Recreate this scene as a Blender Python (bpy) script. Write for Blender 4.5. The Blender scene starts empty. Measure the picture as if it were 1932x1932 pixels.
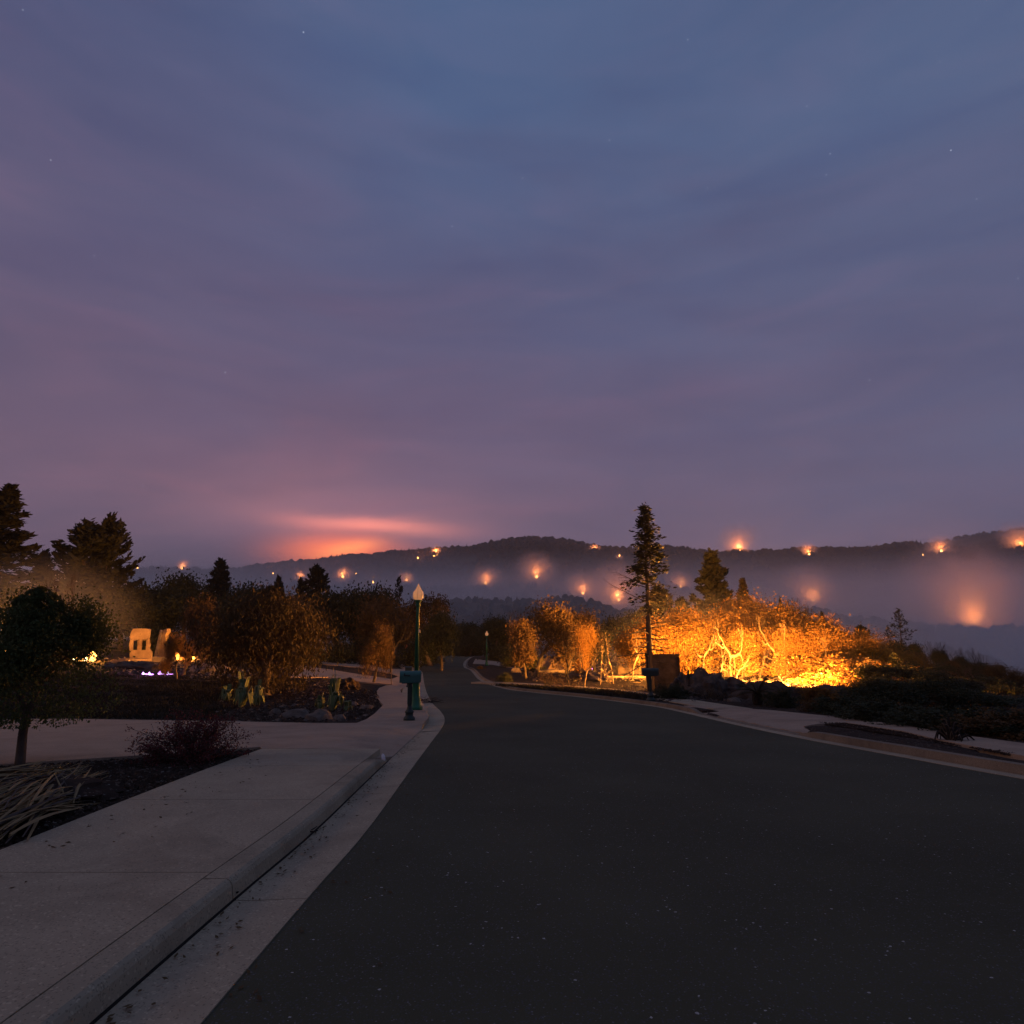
import bpy, bmesh, math, random
import numpy as np
from mathutils import Vector, Matrix, noise
from mathutils.geometry import tessellate_polygon
R = math.radians
random.seed(7)
sc = bpy.context.scene
COL = sc.collection

# ------------------------------------------------------------------ camera, sky, sun, exposure
EYE = 1.4
F = 1200.0                      # focal length in units of a 1932 px wide frame
PITCH = math.atan((1165 - 966) / F)
cam_d = bpy.data.cameras.new("camera")
cam = bpy.data.objects.new("camera", cam_d)
COL.objects.link(cam)
cam.location = (0, 0, EYE)
cam.rotation_euler = (math.pi / 2 + PITCH, 0, 0)
cam_d.sensor_width = 36
cam_d.lens = 36 * F / 1932
cam_d.clip_start = 0.05
cam_d.clip_end = 20000
sc.camera = cam

sc.view_settings.view_transform = 'Standard'
sc.view_settings.look = 'None'
sc.view_settings.gamma = 1
sc.view_settings.exposure = 0
sc.view_settings.use_curve_mapping = False
sc.cycles.use_denoising = True
sc.cycles.max_bounces = 6
sc.cycles.diffuse_bounces = 2
sc.cycles.transparent_max_bounces = 12
sc.cycles.volume_bounces = 2
sc.cycles.sample_clamp_indirect = 4

SUN_EL, SUN_AZ = 24.0, 262.0    # from the left, a little behind the camera
world = bpy.data.worlds.new("World")
sc.world = world
world.use_nodes = True
nt = world.node_tree
nt.nodes.clear()
def wn(t, **kw):
    n = nt.nodes.new(t)
    for k, v in kw.items(): setattr(n, k, v)
    return n
def wl(a, b): nt.links.new(a, b)
def wmath(op, a, b=None, c=None):
    n = wn('ShaderNodeMath', operation=op)
    for i, v in enumerate((a, b, c)):
        if v is None: continue
        if isinstance(v, (int, float)): n.inputs[i].default_value = v
        else: wl(v, n.inputs[i])
    return n.outputs[0]
def wmix(fac, a, b, mode='MIX'):
    n = wn('ShaderNodeMix', data_type='RGBA', blend_type=mode)
    for s, v in ((n.inputs[0], fac), (n.inputs[6], a), (n.inputs[7], b)):
        if isinstance(v, (int, float)): s.default_value = v
        elif isinstance(v, tuple): s.default_value = (*v, 1)
        else: wl(v, s)
    return n.outputs[2]
def wramp(fac, stops):
    n = wn('ShaderNodeValToRGB')
    n.color_ramp.interpolation = 'EASE' if len(stops) == 2 else 'LINEAR'
    e = n.color_ramp.elements
    while len(e) < len(stops): e.new(0.5)
    for i, (p, c) in enumerate(stops):
        e[i].position = p; e[i].color = (*c, 1)
    wl(fac, n.inputs[0])
    return n.outputs[0]
tc = wn('ShaderNodeTexCoord')
sx = wn('ShaderNodeSeparateXYZ'); wl(tc.outputs['Generated'], sx.inputs[0])
az = wmath('ARCTAN2', sx.outputs[0], sx.outputs[1])          # 0 ahead, + to the right
el = wmath('ARCSINE', sx.outputs[2])
# streaky smoke veils: noise stretched along the horizon
mp = wn('ShaderNodeMapping'); mp.inputs['Scale'].default_value = (1.1, 1.1, 4.2)
mp.inputs['Rotation'].default_value = (0, R(-7), 0)
wl(tc.outputs['Generated'], mp.inputs[0])
nz = wn('ShaderNodeTexNoise'); nz.inputs['Scale'].default_value = 1.7; nz.inputs['Detail'].default_value = 5
nz.inputs['Roughness'].default_value = 0.5; nz.inputs['Distortion'].default_value = 0.5
wl(mp.outputs[0], nz.inputs['Vector'])
veil = wmath('SUBTRACT', nz.outputs['Fac'], 0.5)
elv = wmath('ADD', wmath('ADD', el, wmath('MULTIPLY', veil, 0.42)), wmath('MULTIPLY', az, 0.10))
sky = wramp(wmath('DIVIDE', elv, 1.2), [
    (0.0, (0.146, 0.110, 0.172)), (0.12, (0.156, 0.115, 0.186)), (0.26, (0.134, 0.110, 0.196)),
    (0.44, (0.096, 0.104, 0.205)), (0.66, (0.070, 0.113, 0.236)), (1.0, (0.062, 0.122, 0.256))])
# bluer and greyer towards the right, redder smoke towards the left
right = wmath('MULTIPLY', wmath('ADD', az, 0.1), 1.3); rn = nt.nodes[-1]; rn.use_clamp = True
sky = wmix(wmath('MULTIPLY', right, 0.45), sky, (0.098, 0.130, 0.240))
left = wmath('MULTIPLY', wmath('SUBTRACT', wmath('MULTIPLY', az, -1.0), 0.15), 1.2); nt.nodes[-1].use_clamp = True
lf = wmath('MULTIPLY', left, wmath('ADD', wmath('MULTIPLY', veil, 3.0), 0.35)); nt.nodes[-1].use_clamp = True
sky = wmix(wmath('MULTIPLY', lf, 0.45), sky, (0.180, 0.102, 0.160))
# smoke beyond the ridge reddened by the fire underneath it
def gauss(a0, e0, sa, se, tilt=0.0, warp=0.0):
    da = wmath('SUBTRACT', az, a0)
    de = wmath('SUBTRACT', wmath('ADD', el, wmath('MULTIPLY', da, -tilt)), e0)
    de = wmath('ADD', de, wmath('MULTIPLY', veil, warp))
    q = wmath('ADD', wmath('POWER', wmath('ABSOLUTE', wmath('DIVIDE', da, sa)), 2.0), wmath('POWER', wmath('ABSOLUTE', wmath('DIVIDE', de, se)), 2.0))
    return wmath('POWER', 2.718, wmath('MULTIPLY', q, -1.0))
def pxdir(u, v):
    cx, cz = (u - 966) / F, (966 - v) / F
    d = Vector((cx, math.cos(PITCH) - cz * math.sin(PITCH), math.sin(PITCH) + cz * math.cos(PITCH)))
    return d
def azel(u, v):
    d = pxdir(u, v).normalized()
    return math.atan2(d.x, d.y), math.asin(d.z)
for (u, v, sa, se, tilt, warp, col, k) in (
        (640, 1046, 0.080, 0.030, 0.0, 0.05, (2.3, 0.40, 0.11), 0.97),
        (650, 1036, 0.040, 0.012, 0.25, 0.05, (2.7, 0.75, 0.20), 0.70),
        (700, 972, 0.110, 0.013, -0.04, 0.08, (1.1, 0.27, 0.11), 0.75),
        (640, 950, 0.22, 0.050, -0.02, 0.12, (0.85, 0.25, 0.18), 0.16),
        (480, 900, 0.42, 0.11, 0.05, 0.25, (0.7, 0.22, 0.22), 0.07),
        (1400, 1030, 0.13, 0.05, 0.0, 0.05, (0.9, 0.3, 0.18), 0.06),
        (1765, 1020, 0.06, 0.035, 0.0, 0.03, (0.9, 0.3, 0.18), 0.06)):
    a0, e0 = azel(u, v)
    sky = wmix(wmath('MULTIPLY', gauss(a0, e0, sa, se, tilt, warp), k), sky, col, 'MIX' if v in (1046, 1036) else 'ADD')
# light/dark mottling of the veil
sky = wmix(1.0, sky, wramp(wmath('ADD', veil, 0.5), [(0.3, (0.88, 0.89, 0.92)), (0.7, (1.12, 1.10, 1.06))]), 'MULTIPLY')
mp2 = wn('ShaderNodeMapping'); mp2.inputs['Scale'].default_value = (2.2, 2.2, 11.0); mp2.inputs['Rotation'].default_value = (0, R(-16), 0)
wl(tc.outputs['Generated'], mp2.inputs[0])
nz2 = wn('ShaderNodeTexNoise'); nz2.inputs['Scale'].default_value = 1.5; nz2.inputs['Detail'].default_value = 6; nz2.inputs['Roughness'].default_value = .55; nz2.inputs['Distortion'].default_value = .7
wl(mp2.outputs[0], nz2.inputs['Vector'])
sky = wmix(1.0, sky, wramp(nz2.outputs['Fac'], [(0.30, (0.88, 0.92, 0.97)), (0.5, (1, 1, 1)), (0.72, (1.20, 1.06, 1.04))]), 'MULTIPLY')
sky = wmix(1.0, sky, wramp(wmath('ADD', wmath('MULTIPLY', el, 4.0), 0.6), [(0.0, (0.15, 0.15, 0.15)), (0.55, (1, 1, 1))]), 'MULTIPLY')
# stars
vo = wn('ShaderNodeTexVoronoi'); vo.inputs['Scale'].default_value = 60
wl(tc.outputs['Generated'], vo.inputs['Vector'])
vs = wn('ShaderNodeSeparateColor'); wl(vo.outputs['Color'], vs.inputs[0])
pt = wmath('MULTIPLY', wmath('LESS_THAN', vo.outputs['Distance'], 0.050), wmath('GREATER_THAN', vs.outputs[0], 0.80))
pt = wmath('MULTIPLY', pt, wmath('POWER', vs.outputs[1], 1.6))
pt = wmath('MULTIPLY', pt, wmath('GREATER_THAN', el, 0.14))
sky = wmix(wmath('MULTIPLY', pt, 0.40), sky, (0.8, 0.85, 1.0), 'ADD')
# physical dusk sky under the smoke, at very low strength
nish = wn('ShaderNodeTexSky', sky_type='NISHITA'); nish.sun_disc = False
nish.sun_elevation = R(2); nish.sun_rotation = R(SUN_AZ)
bg1 = wn('ShaderNodeBackground'); wl(nish.outputs[0], bg1.inputs[0]); bg1.inputs[1].default_value = 0.002
bg2 = wn('ShaderNodeBackground'); wl(sky, bg2.inputs[0]); bg2.inputs[1].default_value = 1.0
ad = wn('ShaderNodeAddShader'); wl(bg1.outputs[0], ad.inputs[0]); wl(bg2.outputs[0], ad.inputs[1])
wo = wn('ShaderNodeOutputWorld'); wl(ad.outputs[0], wo.inputs[0])

sun_d = bpy.data.lights.new("dusk_light", 'SUN')
sun_d.energy = 0.21; sun_d.angle = R(12); sun_d.color = (1.0, 0.62, 0.34)
sun = bpy.data.objects.new("dusk_light", sun_d); COL.objects.link(sun)
_sd = Vector((math.sin(R(SUN_AZ)) * math.cos(R(SUN_EL)), math.cos(R(SUN_AZ)) * math.cos(R(SUN_EL)), math.sin(R(SUN_EL))))
sun.rotation_euler = (-_sd).to_track_quat('-Z', 'Y').to_euler()

# ------------------------------------------------------------------ terrain
PY = [-30, 0, 3, 7, 12, 17, 25, 35, 50, 70, 90, 120, 160, 230, 330]
PZ = [0.9, 0, -.13, -.40, -.82, -1.25, -1.85, -2.45, -3.15, -3.75, -3.95, -5.8, -12, -32, -64]
def smooth(t): t = np.clip(t, 0, 1); return t * t * (3 - 2 * t)
_ys = np.linspace(-30, 330, 1441); _zs = np.interp(_ys, PY, PZ)
_k = np.hanning(25); _k /= _k.sum()
_zs = np.convolve(np.pad(_zs, 12, mode='edge'), _k, 'valid')
def g(x, y):
    x = np.asarray(x, float); y = np.asarray(y, float)
    z = np.interp(y, _ys, _zs)
    z = z + 0.06 * np.maximum(0, -x - 7) * smooth((y - 14) / 22) * (1 - smooth((y - 70) / 60))
    s = x - (10.5 + 0.42 * np.maximum(y - 10, 0))
    s = np.maximum(s, 0)
    z = z - 0.20 * s * s / (s + 6) - 0.10 * np.maximum(s - 40, 0)
    return z
GZ0 = 0.0
def g1(x, y): return float(g(x, y))
def gp(u, v, h=0.0):
    """where the view line through (u, v) meets the ground raised by h"""
    d = pxdir(u, v); d = d / d.y
    y = 0.6
    f = lambda t: EYE + d.z * t - g1(d.x * t, t) - h
    step = 0.25
    while f(y) > 0 and y < 300: y += step; step *= 1.03
    lo, hi = y - step, y
    for _ in range(30):
        m = (lo + hi) / 2
        if f(m) > 0: lo = m
        else: hi = m
    return Vector((d.x * hi, hi))
def at(u, v, y):
    d = pxdir(u, v); d = d / d.y
    return Vector((d.x * y, y, EYE + d.z * y))

# ------------------------------------------------------------------ object helpers
def tag(o, label=None, cat=None, group=None, kind=None):
    if label: o['label'] = label
    if cat: o['category'] = cat
    if group: o['group'] = group
    if kind: o['kind'] = kind
    return o
def empty(name, loc, label=None, cat=None, group=None, kind=None, rz=0.0):
    o = bpy.data.objects.new(name, None); COL.objects.link(o)
    o.location = loc; o.rotation_euler = (0, 0, rz); o.empty_display_size = 0.2
    return tag(o, label, cat, group, kind)
def link(name, me, parent=None, loc=(0, 0, 0), rot=(0, 0, 0), scale=(1, 1, 1), kind=None, label=None):
    o = bpy.data.objects.new(name, me); COL.objects.link(o)
    o.parent = parent; o.location = loc; o.rotation_euler = rot; o.scale = scale
    return tag(o, label, None, None, kind)
def mesh(name, V, Fs, m, smooth_=False):
    me = bpy.data.meshes.new(name)
    V = np.asarray(V, dtype=np.float32)
    if isinstance(Fs, np.ndarray):
        n, k = Fs.shape
        me.vertices.add(len(V)); me.vertices.foreach_set('co', V.ravel())
        me.loops.add(n * k); me.loops.foreach_set('vertex_index', Fs.astype(np.int32).ravel())
        me.polygons.add(n)
        me.polygons.foreach_set('loop_start', np.arange(0, n * k, k, dtype=np.int32))
        me.polygons.foreach_set('loop_total', np.full(n, k, dtype=np.int32))
        me.update(calc_edges=True)
    else:
        me.from_pydata([tuple(map(float, v)) for v in V], [], Fs)
        me.update()
    if m: me.materials.append(m)
    if smooth_: me.polygons.foreach_set('use_smooth', np.ones(len(me.polygons), dtype=bool))
    return me
def bm_mesh(name, bm, m, smooth_=False):
    me = bpy.data.meshes.new(name); bm.to_mesh(me); bm.free()
    if m: me.materials.append(m)
    if smooth_: me.polygons.foreach_set('use_smooth', np.ones(len(me.polygons), dtype=bool))
    return me
def bx(bm, c, s, rot=None, jitter=0.0):
    r = bmesh.ops.create_cube(bm, size=1.0)
    M = Matrix.Translation(c) @ (rot.to_4x4() if rot else Matrix()) @ Matrix.Diagonal((*s, 1))
    for v in r['verts']:
        v.co = M @ v.co
        if jitter: v.co += Vector([random.uniform(-jitter, jitter) for _ in range(3)])
    return r['verts']
def lathe(bm, prof, n=16, c=(0, 0, 0)):
    rings = []
    for r, z in prof:
        rings.append([bm.verts.new((c[0] + r * math.cos(2 * math.pi * i / n), c[1] + r * math.sin(2 * math.pi * i / n), c[2] + z)) for i in range(n)])
    for a, b in zip(rings, rings[1:]):
        for i in range(n): bm.faces.new((a[i], a[(i + 1) % n], b[(i + 1) % n], b[i]))
    bm.faces.new(rings[0][::-1]); bm.faces.new(rings[-1])
def rock_mesh(name, m, seed, sub=2, rough=0.25):
    bm = bmesh.new(); bmesh.ops.create_icosphere(bm, subdivisions=sub, radius=1)
    for v in bm.verts:
        n = noise.noise(v.co * 1.3 + Vector((seed, 0, 0))) + 0.5 * noise.noise(v.co * 3 + Vector((0, seed, 0)))
        v.co *= 1 + rough * n
        v.co.z = max(v.co.z, -0.35)
    return bm_mesh(name, bm, m)

# ------------------------------------------------------------------ materials
def mat(name, c1, c2=None, scale=3.0, rough=0.9, bump=0.0, bscale=40.0, detail=6, spec=0.2, speck=None, metal=0.0, translucent=0.0):
    m = bpy.data.materials.new(name); m.use_nodes = True
    t = m.node_tree; b = t.nodes['Principled BSDF']
    b.inputs['Roughness'].default_value = rough; b.inputs['Metallic'].default_value = metal
    b.inputs['Specular IOR Level'].default_value = spec
    co = t.nodes.new('ShaderNodeTexCoord')
    out = None
    if c2:
        n = t.nodes.new('ShaderNodeTexNoise'); n.inputs['Scale'].default_value = scale
        n.inputs['Detail'].default_value = detail; n.inputs['Roughness'].default_value = 0.6
        t.links.new(co.outputs['Object'], n.inputs['Vector'])
        r = t.nodes.new('ShaderNodeValToRGB')
        r.color_ramp.elements[0].position = 0.32; r.color_ramp.elements[1].position = 0.68
        r.color_ramp.elements[0].color = (*c1, 1); r.color_ramp.elements[1].color = (*c2, 1)
        t.links.new(n.outputs['Fac'], r.inputs[0]); out = r.outputs[0]
    else:
        b.inputs['Base Color'].default_value = (*c1, 1)
    if speck and out:
        for (sc_, thr, colr) in speck:
            vn = t.nodes.new('ShaderNodeTexVoronoi'); vn.inputs['Scale'].default_value = sc_
            t.links.new(co.outputs['Object'], vn.inputs['Vector'])
            s = t.nodes.new('ShaderNodeSeparateColor'); t.links.new(vn.outputs['Color'], s.inputs[0])
            gt = t.nodes.new('ShaderNodeMath'); gt.operation = 'GREATER_THAN'; gt.inputs[1].default_value = thr
            t.links.new(s.outputs[0], gt.inputs[0])
            mx = t.nodes.new('ShaderNodeMix'); mx.data_type = 'RGBA'
            t.links.new(gt.outputs[0], mx.inputs[0]); t.links.new(out, mx.inputs[6]); mx.inputs[7].default_value = (*colr, 1)
            out = mx.outputs[2]
    if out: t.links.new(out, b.inputs['Base Color'])
    if bump:
        n2 = t.nodes.new('ShaderNodeTexNoise'); n2.inputs['Scale'].default_value = bscale; n2.inputs['Detail'].default_value = 4
        t.links.new(co.outputs['Object'], n2.inputs['Vector'])
        bp = t.nodes.new('ShaderNodeBump'); bp.inputs['Strength'].default_value = 1.0; bp.inputs['Distance'].default_value = bump
        t.links.new(n2.outputs['Fac'], bp.inputs['Height']); t.links.new(bp.outputs[0], b.inputs['Normal'])
    if translucent:
        tr = t.nodes.new('ShaderNodeBsdfTranslucent'); ms = t.nodes.new('ShaderNodeMixShader')
        ms.inputs[0].default_value = translucent
        if out: t.links.new(out, tr.inputs[0])
        else: tr.inputs[0].default_value = (*c1, 1)
        t.links.new(b.outputs[0], ms.inputs[1]); t.links.new(tr.outputs[0], ms.inputs[2])
        t.links.new(ms.outputs[0], t.nodes['Material Output'].inputs[0])
    return m
def emit(name, c, s):
    m = bpy.data.materials.new(name); m.use_nodes = True; t = m.node_tree; t.nodes.clear()
    e = t.nodes.new('ShaderNodeEmission'); e.inputs[0].default_value = (*c, 1); e.inputs[1].default_value = s
    o = t.nodes.new('ShaderNodeOutputMaterial'); t.links.new(e.outputs[0], o.inputs[0])
    return m
def concrete_mat(name, c, stain, warm=1.0):
    """concrete: fine sand speckle, broad mottling, oil and soot stains"""
    m = mat(name, tuple(v * 0.86 for v in c), tuple(v * 1.1 for v in c), 1.6, 0.92, 0.002, 160, 8, 0.15,
            speck=[(130, 0.90, tuple(v * 0.66 for v in c)), (90, 0.94, tuple(min(1, v * 1.25) for v in c))])
    t = m.node_tree; b = t.nodes['Principled BSDF']
    src = b.inputs['Base Color'].links[0].from_socket
    co = t.nodes.new('ShaderNodeTexCoord')
    n = t.nodes.new('ShaderNodeTexNoise'); n.inputs['Scale'].default_value = 0.75; n.inputs['Detail'].default_value = 7; n.inputs['Distortion'].default_value = 0.8
    n.inputs['Roughness'].default_value = 0.65
    t.links.new(co.outputs['Object'], n.inputs['Vector'])
    r = t.nodes.new('ShaderNodeValToRGB'); r.color_ramp.elements[0].position = 0.50; r.color_ramp.elements[1].position = 0.72
    t.links.new(n.outputs['Fac'], r.inputs[0])
    mu = t.nodes.new('ShaderNodeMath'); mu.operation = 'MULTIPLY'; mu.inputs[1].default_value = stain
    t.links.new(r.outputs[0], mu.inputs[0])
    mx = t.nodes.new('ShaderNodeMix'); mx.data_type = 'RGBA'; mx.inputs[7].default_value = (c[0] * .42, c[1] * .40, c[2] * .40, 1)
    t.links.new(mu.outputs[0], mx.inputs[0]); t.links.new(src, mx.inputs[6]); t.links.new(mx.outputs[2], b.inputs['Base Color'])
    return m
M = {}
M['asphalt'] = mat('asphalt', (.062, .058, .036), (.090, .085, .053), 0.35, 0.95, 0.004, 110, 12, 0.08,
                   speck=[(140, 0.90, (.085, .082, .078)), (150, 0.985, (.16, .155, .15)), (95, 0.9985, (.40, .38, .35))])
M['concrete'] = concrete_mat('concrete', (.38, .305, .205), 0.55)
M['kerb'] = concrete_mat('kerb_concrete', (.34, .28, .19), 0.8)
M['kerb_red'] = concrete_mat('stained_kerb_concrete', (.22, .175, .125), 0.8)
M['drive'] = concrete_mat('driveway_concrete', (.37, .27, .19), 0.5)
M['joint'] = mat('joint_dirt', (.012, .010, .008))
M['soil'] = mat('scorched_soil', (.022, .016, .012), (.050, .034, .026), 2.5, 0.97, 0.02, 22, 8, 0.05,
                speck=[(28, 0.93, (.085, .062, .048)), (45, 0.97, (.15, .13, .11))])
M['hill'] = mat('forest_ground', (.018, .020, .014), (.045, .040, .026), 0.01, 1.0, spec=0.0)
M['bark'] = mat('bark', (.060, .045, .034), (.12, .095, .075), 8, 0.95, 0.01, 30, 5, 0.1)
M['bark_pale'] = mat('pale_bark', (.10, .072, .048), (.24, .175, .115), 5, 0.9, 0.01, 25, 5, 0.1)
M['char'] = mat('charred_wood', (.012, .010, .010), (.035, .028, .025), 10, 0.95, 0.01, 30)
M['leaf_green'] = mat('green_leaves', (.030, .045, .014), (.085, .105, .035), 1.3, 0.7, translucent=.25)
M['leaf_dark'] = mat('dark_leaves', (.020, .027, .014), (.050, .056, .026), 1.0, 0.8, translucent=.15)
M['leaf_brown'] = mat('scorched_leaves', (.060, .034, .014), (.13, .080, .032), 1.1, 0.8, translucent=.2)
M['leaf_olive'] = mat('olive_leaves', (.040, .030, .014), (.085, .060, .026), 1.1, 0.8, translucent=.2)
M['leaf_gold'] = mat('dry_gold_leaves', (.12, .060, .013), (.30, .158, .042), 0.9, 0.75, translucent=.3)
M['leaf_red'] = mat('dark_red_leaves', (.075, .016, .018), (.15, .038, .035), 5, 0.8, translucent=.15)
M['needle'] = mat('conifer_needles', (.014, .018, .012), (.036, .036, .022), 1.2, 0.85, translucent=.1)
M['needle_brown'] = mat('scorched_needles', (.040, .026, .015), (.080, .052, .028), 1.2, 0.85, translucent=.1)
M['grass'] = mat('burnt_grass', (.012, .012, .008), (.045, .038, .024), 1.0, 0.95)
M['frond'] = mat('dry_palm_blades', (.15, .10, .045), (.33, .24, .11), 1.3, 0.7, 0.001, 60)
M['frond_grey'] = mat('weathered_palm_blades', (.05, .040, .034), (.11, .088, .072), 1.3, 0.8, 0.001, 60)
M['agave'] = mat('agave_flesh', (.065, .090, .032), (.11, .14, .05), 3, 0.6)
M['agave_edge'] = mat('agave_edge', (.24, .26, .12), (.32, .32, .17), 6, 0.6)
M['green_paint'] = mat('green_post_paint', (.010, .10, .045), (.014, .13, .06), 4, 0.45, spec=0.4)
M['teal_paint'] = mat('teal_mailbox_paint', (.020, .085, .070), (.030, .11, .09), 5, 0.5, spec=0.4)
M['black_paint'] = mat('black_green_paint', (.012, .022, .018), (.02, .034, .028), 4, 0.5, spec=0.4)
M['stucco'] = mat('scorched_stucco', (.15, .10, .07), (.34, .24, .16), 1.2, 0.95, 0.01, 18, 6, 0.1)
M['panel'] = mat('burnt_panel', (.022, .018, .016), (.085, .065, .055), 2.2, 0.9, 0.01, 12, 7, 0.15)
M['rubble'] = mat('ash_rubble', (.10, .080, .070), (.26, .21, .18), 2.0, 0.95, 0.02, 14)
M['rubble_dark'] = mat('charred_rubble', (.030, .024, .022), (.11, .085, .072), 2.5, 0.95, 0.02, 14)
M['stone'] = mat('garden_stone', (.085, .065, .052), (.17, .135, .11), 3.0, 0.95, 0.02, 14)
M['orange'] = mat('orange_marker_plastic', (.75, .22, .10), rough=0.6)
M['white'] = mat('white_tag', (.75, .72, .66), rough=0.6)
M['litter'] = mat('white_plastic', (.8, .74, .72), (.6, .52, .5), 20, 0.5)
M['flame'] = emit('flame', (1.0, 0.42, 0.08), 9.0)
M['flame_core'] = emit('flame_core', (1.0, 0.68, 0.28), 16.0)
M['flame_far'] = emit('far_flame', (1.0, 0.42, 0.10), 14.0)
M['gas_flame'] = emit('gas_flame', (0.75, 0.30, 1.0), 4.0)
M['gas_white'] = emit('gas_flame_core', (0.85, 0.75, 1.0), 5.0)
def volmat(name, dens, col=(1, 1, 1), aniso=0.2):
    m = bpy.data.materials.new(name); m.use_nodes = True; t = m.node_tree; t.nodes.clear()
    p = t.nodes.new('ShaderNodeVolumePrincipled')
    p.inputs['Density'].default_value = dens; p.inputs['Color'].default_value = (*col, 1)
    p.inputs['Anisotropy'].default_value = aniso
    o = t.nodes.new('ShaderNodeOutputMaterial'); t.links.new(p.outputs[0], o.inputs[1])
    return m

# ------------------------------------------------------------------ curves and sheets on the ground
def catmull(P, step=0.4):
    P = [Vector(p) for p in P]
    P = [P[0] * 2 - P[1]] + P + [P[-1] * 2 - P[-2]]
    out = []
    for i in range(1, len(P) - 2):
        p0, p1, p2, p3 = P[i - 1:i + 3]
        n = max(2, int((p2 - p1).length / step))
        for k in range(n):
            t = k / n
            out.append(0.5 * ((2 * p1) + (p2 - p0) * t + (2 * p0 - 5 * p1 + 4 * p2 - p3) * t * t + (3 * p1 - p0 - 3 * p2 + p3) * t ** 3))
    out.append(P[-2])
    return out
def resample(P, step):
    P = [Vector((p[0], p[1])) for p in P]
    L = [0]
    for a, b in zip(P, P[1:]): L.append(L[-1] + (b - a).length)
    n = max(2, int(L[-1] / step)); s = np.linspace(0, L[-1], n + 1)
    return [Vector((float(a), float(b))) for a, b in zip(np.interp(s, L, [p.x for p in P]), np.interp(s, L, [p.y for p in P]))]
def normals(P):
    out = []
    for i in range(len(P)):
        t = (P[min(i + 1, len(P) - 1)] - P[max(i - 1, 0)]).normalized()
        out.append(Vector((-t.y, t.x)))           # left of travel
    return out
def sweep(name, P, prof, m, parent=None, side=1, hs=None, closed=True, loc0=True):
    """prof = [(offset, height)]; hs scales heights along the curve"""
    P = [Vector(p) for p in P]; N = normals(P); V = []; n = len(prof)
    for i, (p, q) in enumerate(zip(P, N)):
        s = 1 if hs is None else hs[i]
        for o, h in prof:
            c = p + q * o * side
            V.append((c.x, c.y, g1(c.x, c.y) + (h * s if h > 0 else h)))
    Fs = []
    k = n if closed else n - 1
    for i in range(len(P) - 1):
        for j in range(k):
            a, b = i * n + j, i * n + (j + 1) % n
            Fs.append((a, b, b + n, a + n))
    if closed: Fs.append(tuple(range(n))[::-1]); Fs.append(tuple(range((len(P) - 1) * n, len(P) * n)))
    me = mesh(name, V, Fs, m)
    bm = bmesh.new(); bm.from_mesh(me); bmesh.ops.recalc_face_normals(bm, faces=bm.faces); bm.to_mesh(me); bm.free()
    return link(name, me, parent)
def sheet(name, poly, h, m, parent=None, cell=1.0, thick=0.0, zf=None, kind=None):
    bm = bmesh.new()
    vs = [bm.verts.new((p[0], p[1], 0)) for p in poly]
    for t in tessellate_polygon([[Vector((p[0], p[1], 0)) for p in poly]]):
        try: bm.faces.new([vs[i] for i in t])
        except ValueError: pass
    xs = [p[0] for p in poly]; ys = [p[1] for p in poly]
    def cut(axis, lo, hi):
        c = math.ceil(lo / cell) * cell
        while c < hi:
            co = (c, 0, 0) if axis == 0 else (0, c, 0)
            no = (1, 0, 0) if axis == 0 else (0, 1, 0)
            bmesh.ops.bisect_plane(bm, geom=bm.verts[:] + bm.edges[:] + bm.faces[:], plane_co=co, plane_no=no)
            c += cell
    cut(0, min(xs), max(xs)); cut(1, min(ys), max(ys))
    if thick:
        r = bmesh.ops.extrude_face_region(bm, geom=bm.faces[:])
        low = [v for v in r['geom'] if isinstance(v, bmesh.types.BMVert)]
        for v in low: v.co.z = -1
    V = [v.co for v in bm.verts]
    zs = g([v.x for v in V], [v.y for v in V])
    for v, z in zip(bm.verts, zs):
        hh = h if zf is None else zf(v.co.x, v.co.y)
        v.co.z = z + hh - (thick if v.co.z < -0.5 else 0)
    bmesh.ops.recalc_face_normals(bm, faces=bm.faces)
    if not thick:
        for f in bm.faces:
            if f.normal.z < 0: f.normal_flip()
    me = bm_mesh(name, bm, m)
    o = link(name, me, parent)
    if kind: o['kind'] = kind
    return o

KH = 0.11
Lpx = [(372, 1932), (480, 1806), (589, 1680), (703, 1549), (790, 1430), (828, 1380)]
LA = [gp(*p) for p in Lpx]
d0 = (LA[0] - LA[1]).normalized()
LA = [LA[0] + d0 * 7, LA[0] + d0 * 3] + LA
L_far = [gp(838, 1358), gp(830, 1342), gp(816, 1328), gp(806, 1310), gp(800, 1290), gp(797, 1270), Vector((-9.1, 64)), Vector((-10.3, 78)), Vector((-10.7, 90)), Vector((-9.9, 100)), Vector((-7.5, 112))]
Lall = catmull(LA + L_far)
Rpx = [(1932, 1470), (1700, 1428), (1480, 1387), (1300, 1347), (1220, 1331), (1100, 1316), (1000, 1306), (945, 1298), (908, 1285), (888, 1265)]
RA = [gp(*p) for p in Rpx] + [Vector((-4.9, 67)), Vector((-5.7, 78)), Vector((-5.6, 90)), Vector((-4.6, 100)), Vector((-2.5, 112))]
d1 = (RA[0] - RA[1]).normalized()
RA = [RA[0] + d1 * 14 + Vector((1.0, -3)), RA[0] + d1 * 6 + Vector((.3, -.5))] + RA
Rall = catmull(RA)
road_poly = [tuple(p) for p in Lall] + [tuple(p) for p in reversed(Rall)]
def inside(px, py, poly):
    px = np.asarray(px); py = np.asarray(py); c = np.zeros(px.shape, bool)
    n = len(poly); j = n - 1
    for i in range(n):
        xi, yi = poly[i]; xj, yj = poly[j]
        if yi != yj:
            k = ((yi > py) != (yj > py)) & (px < (xj - xi) * (py - yi) / (yj - yi) + xi)
            c ^= k
        j = i
    return c
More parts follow.
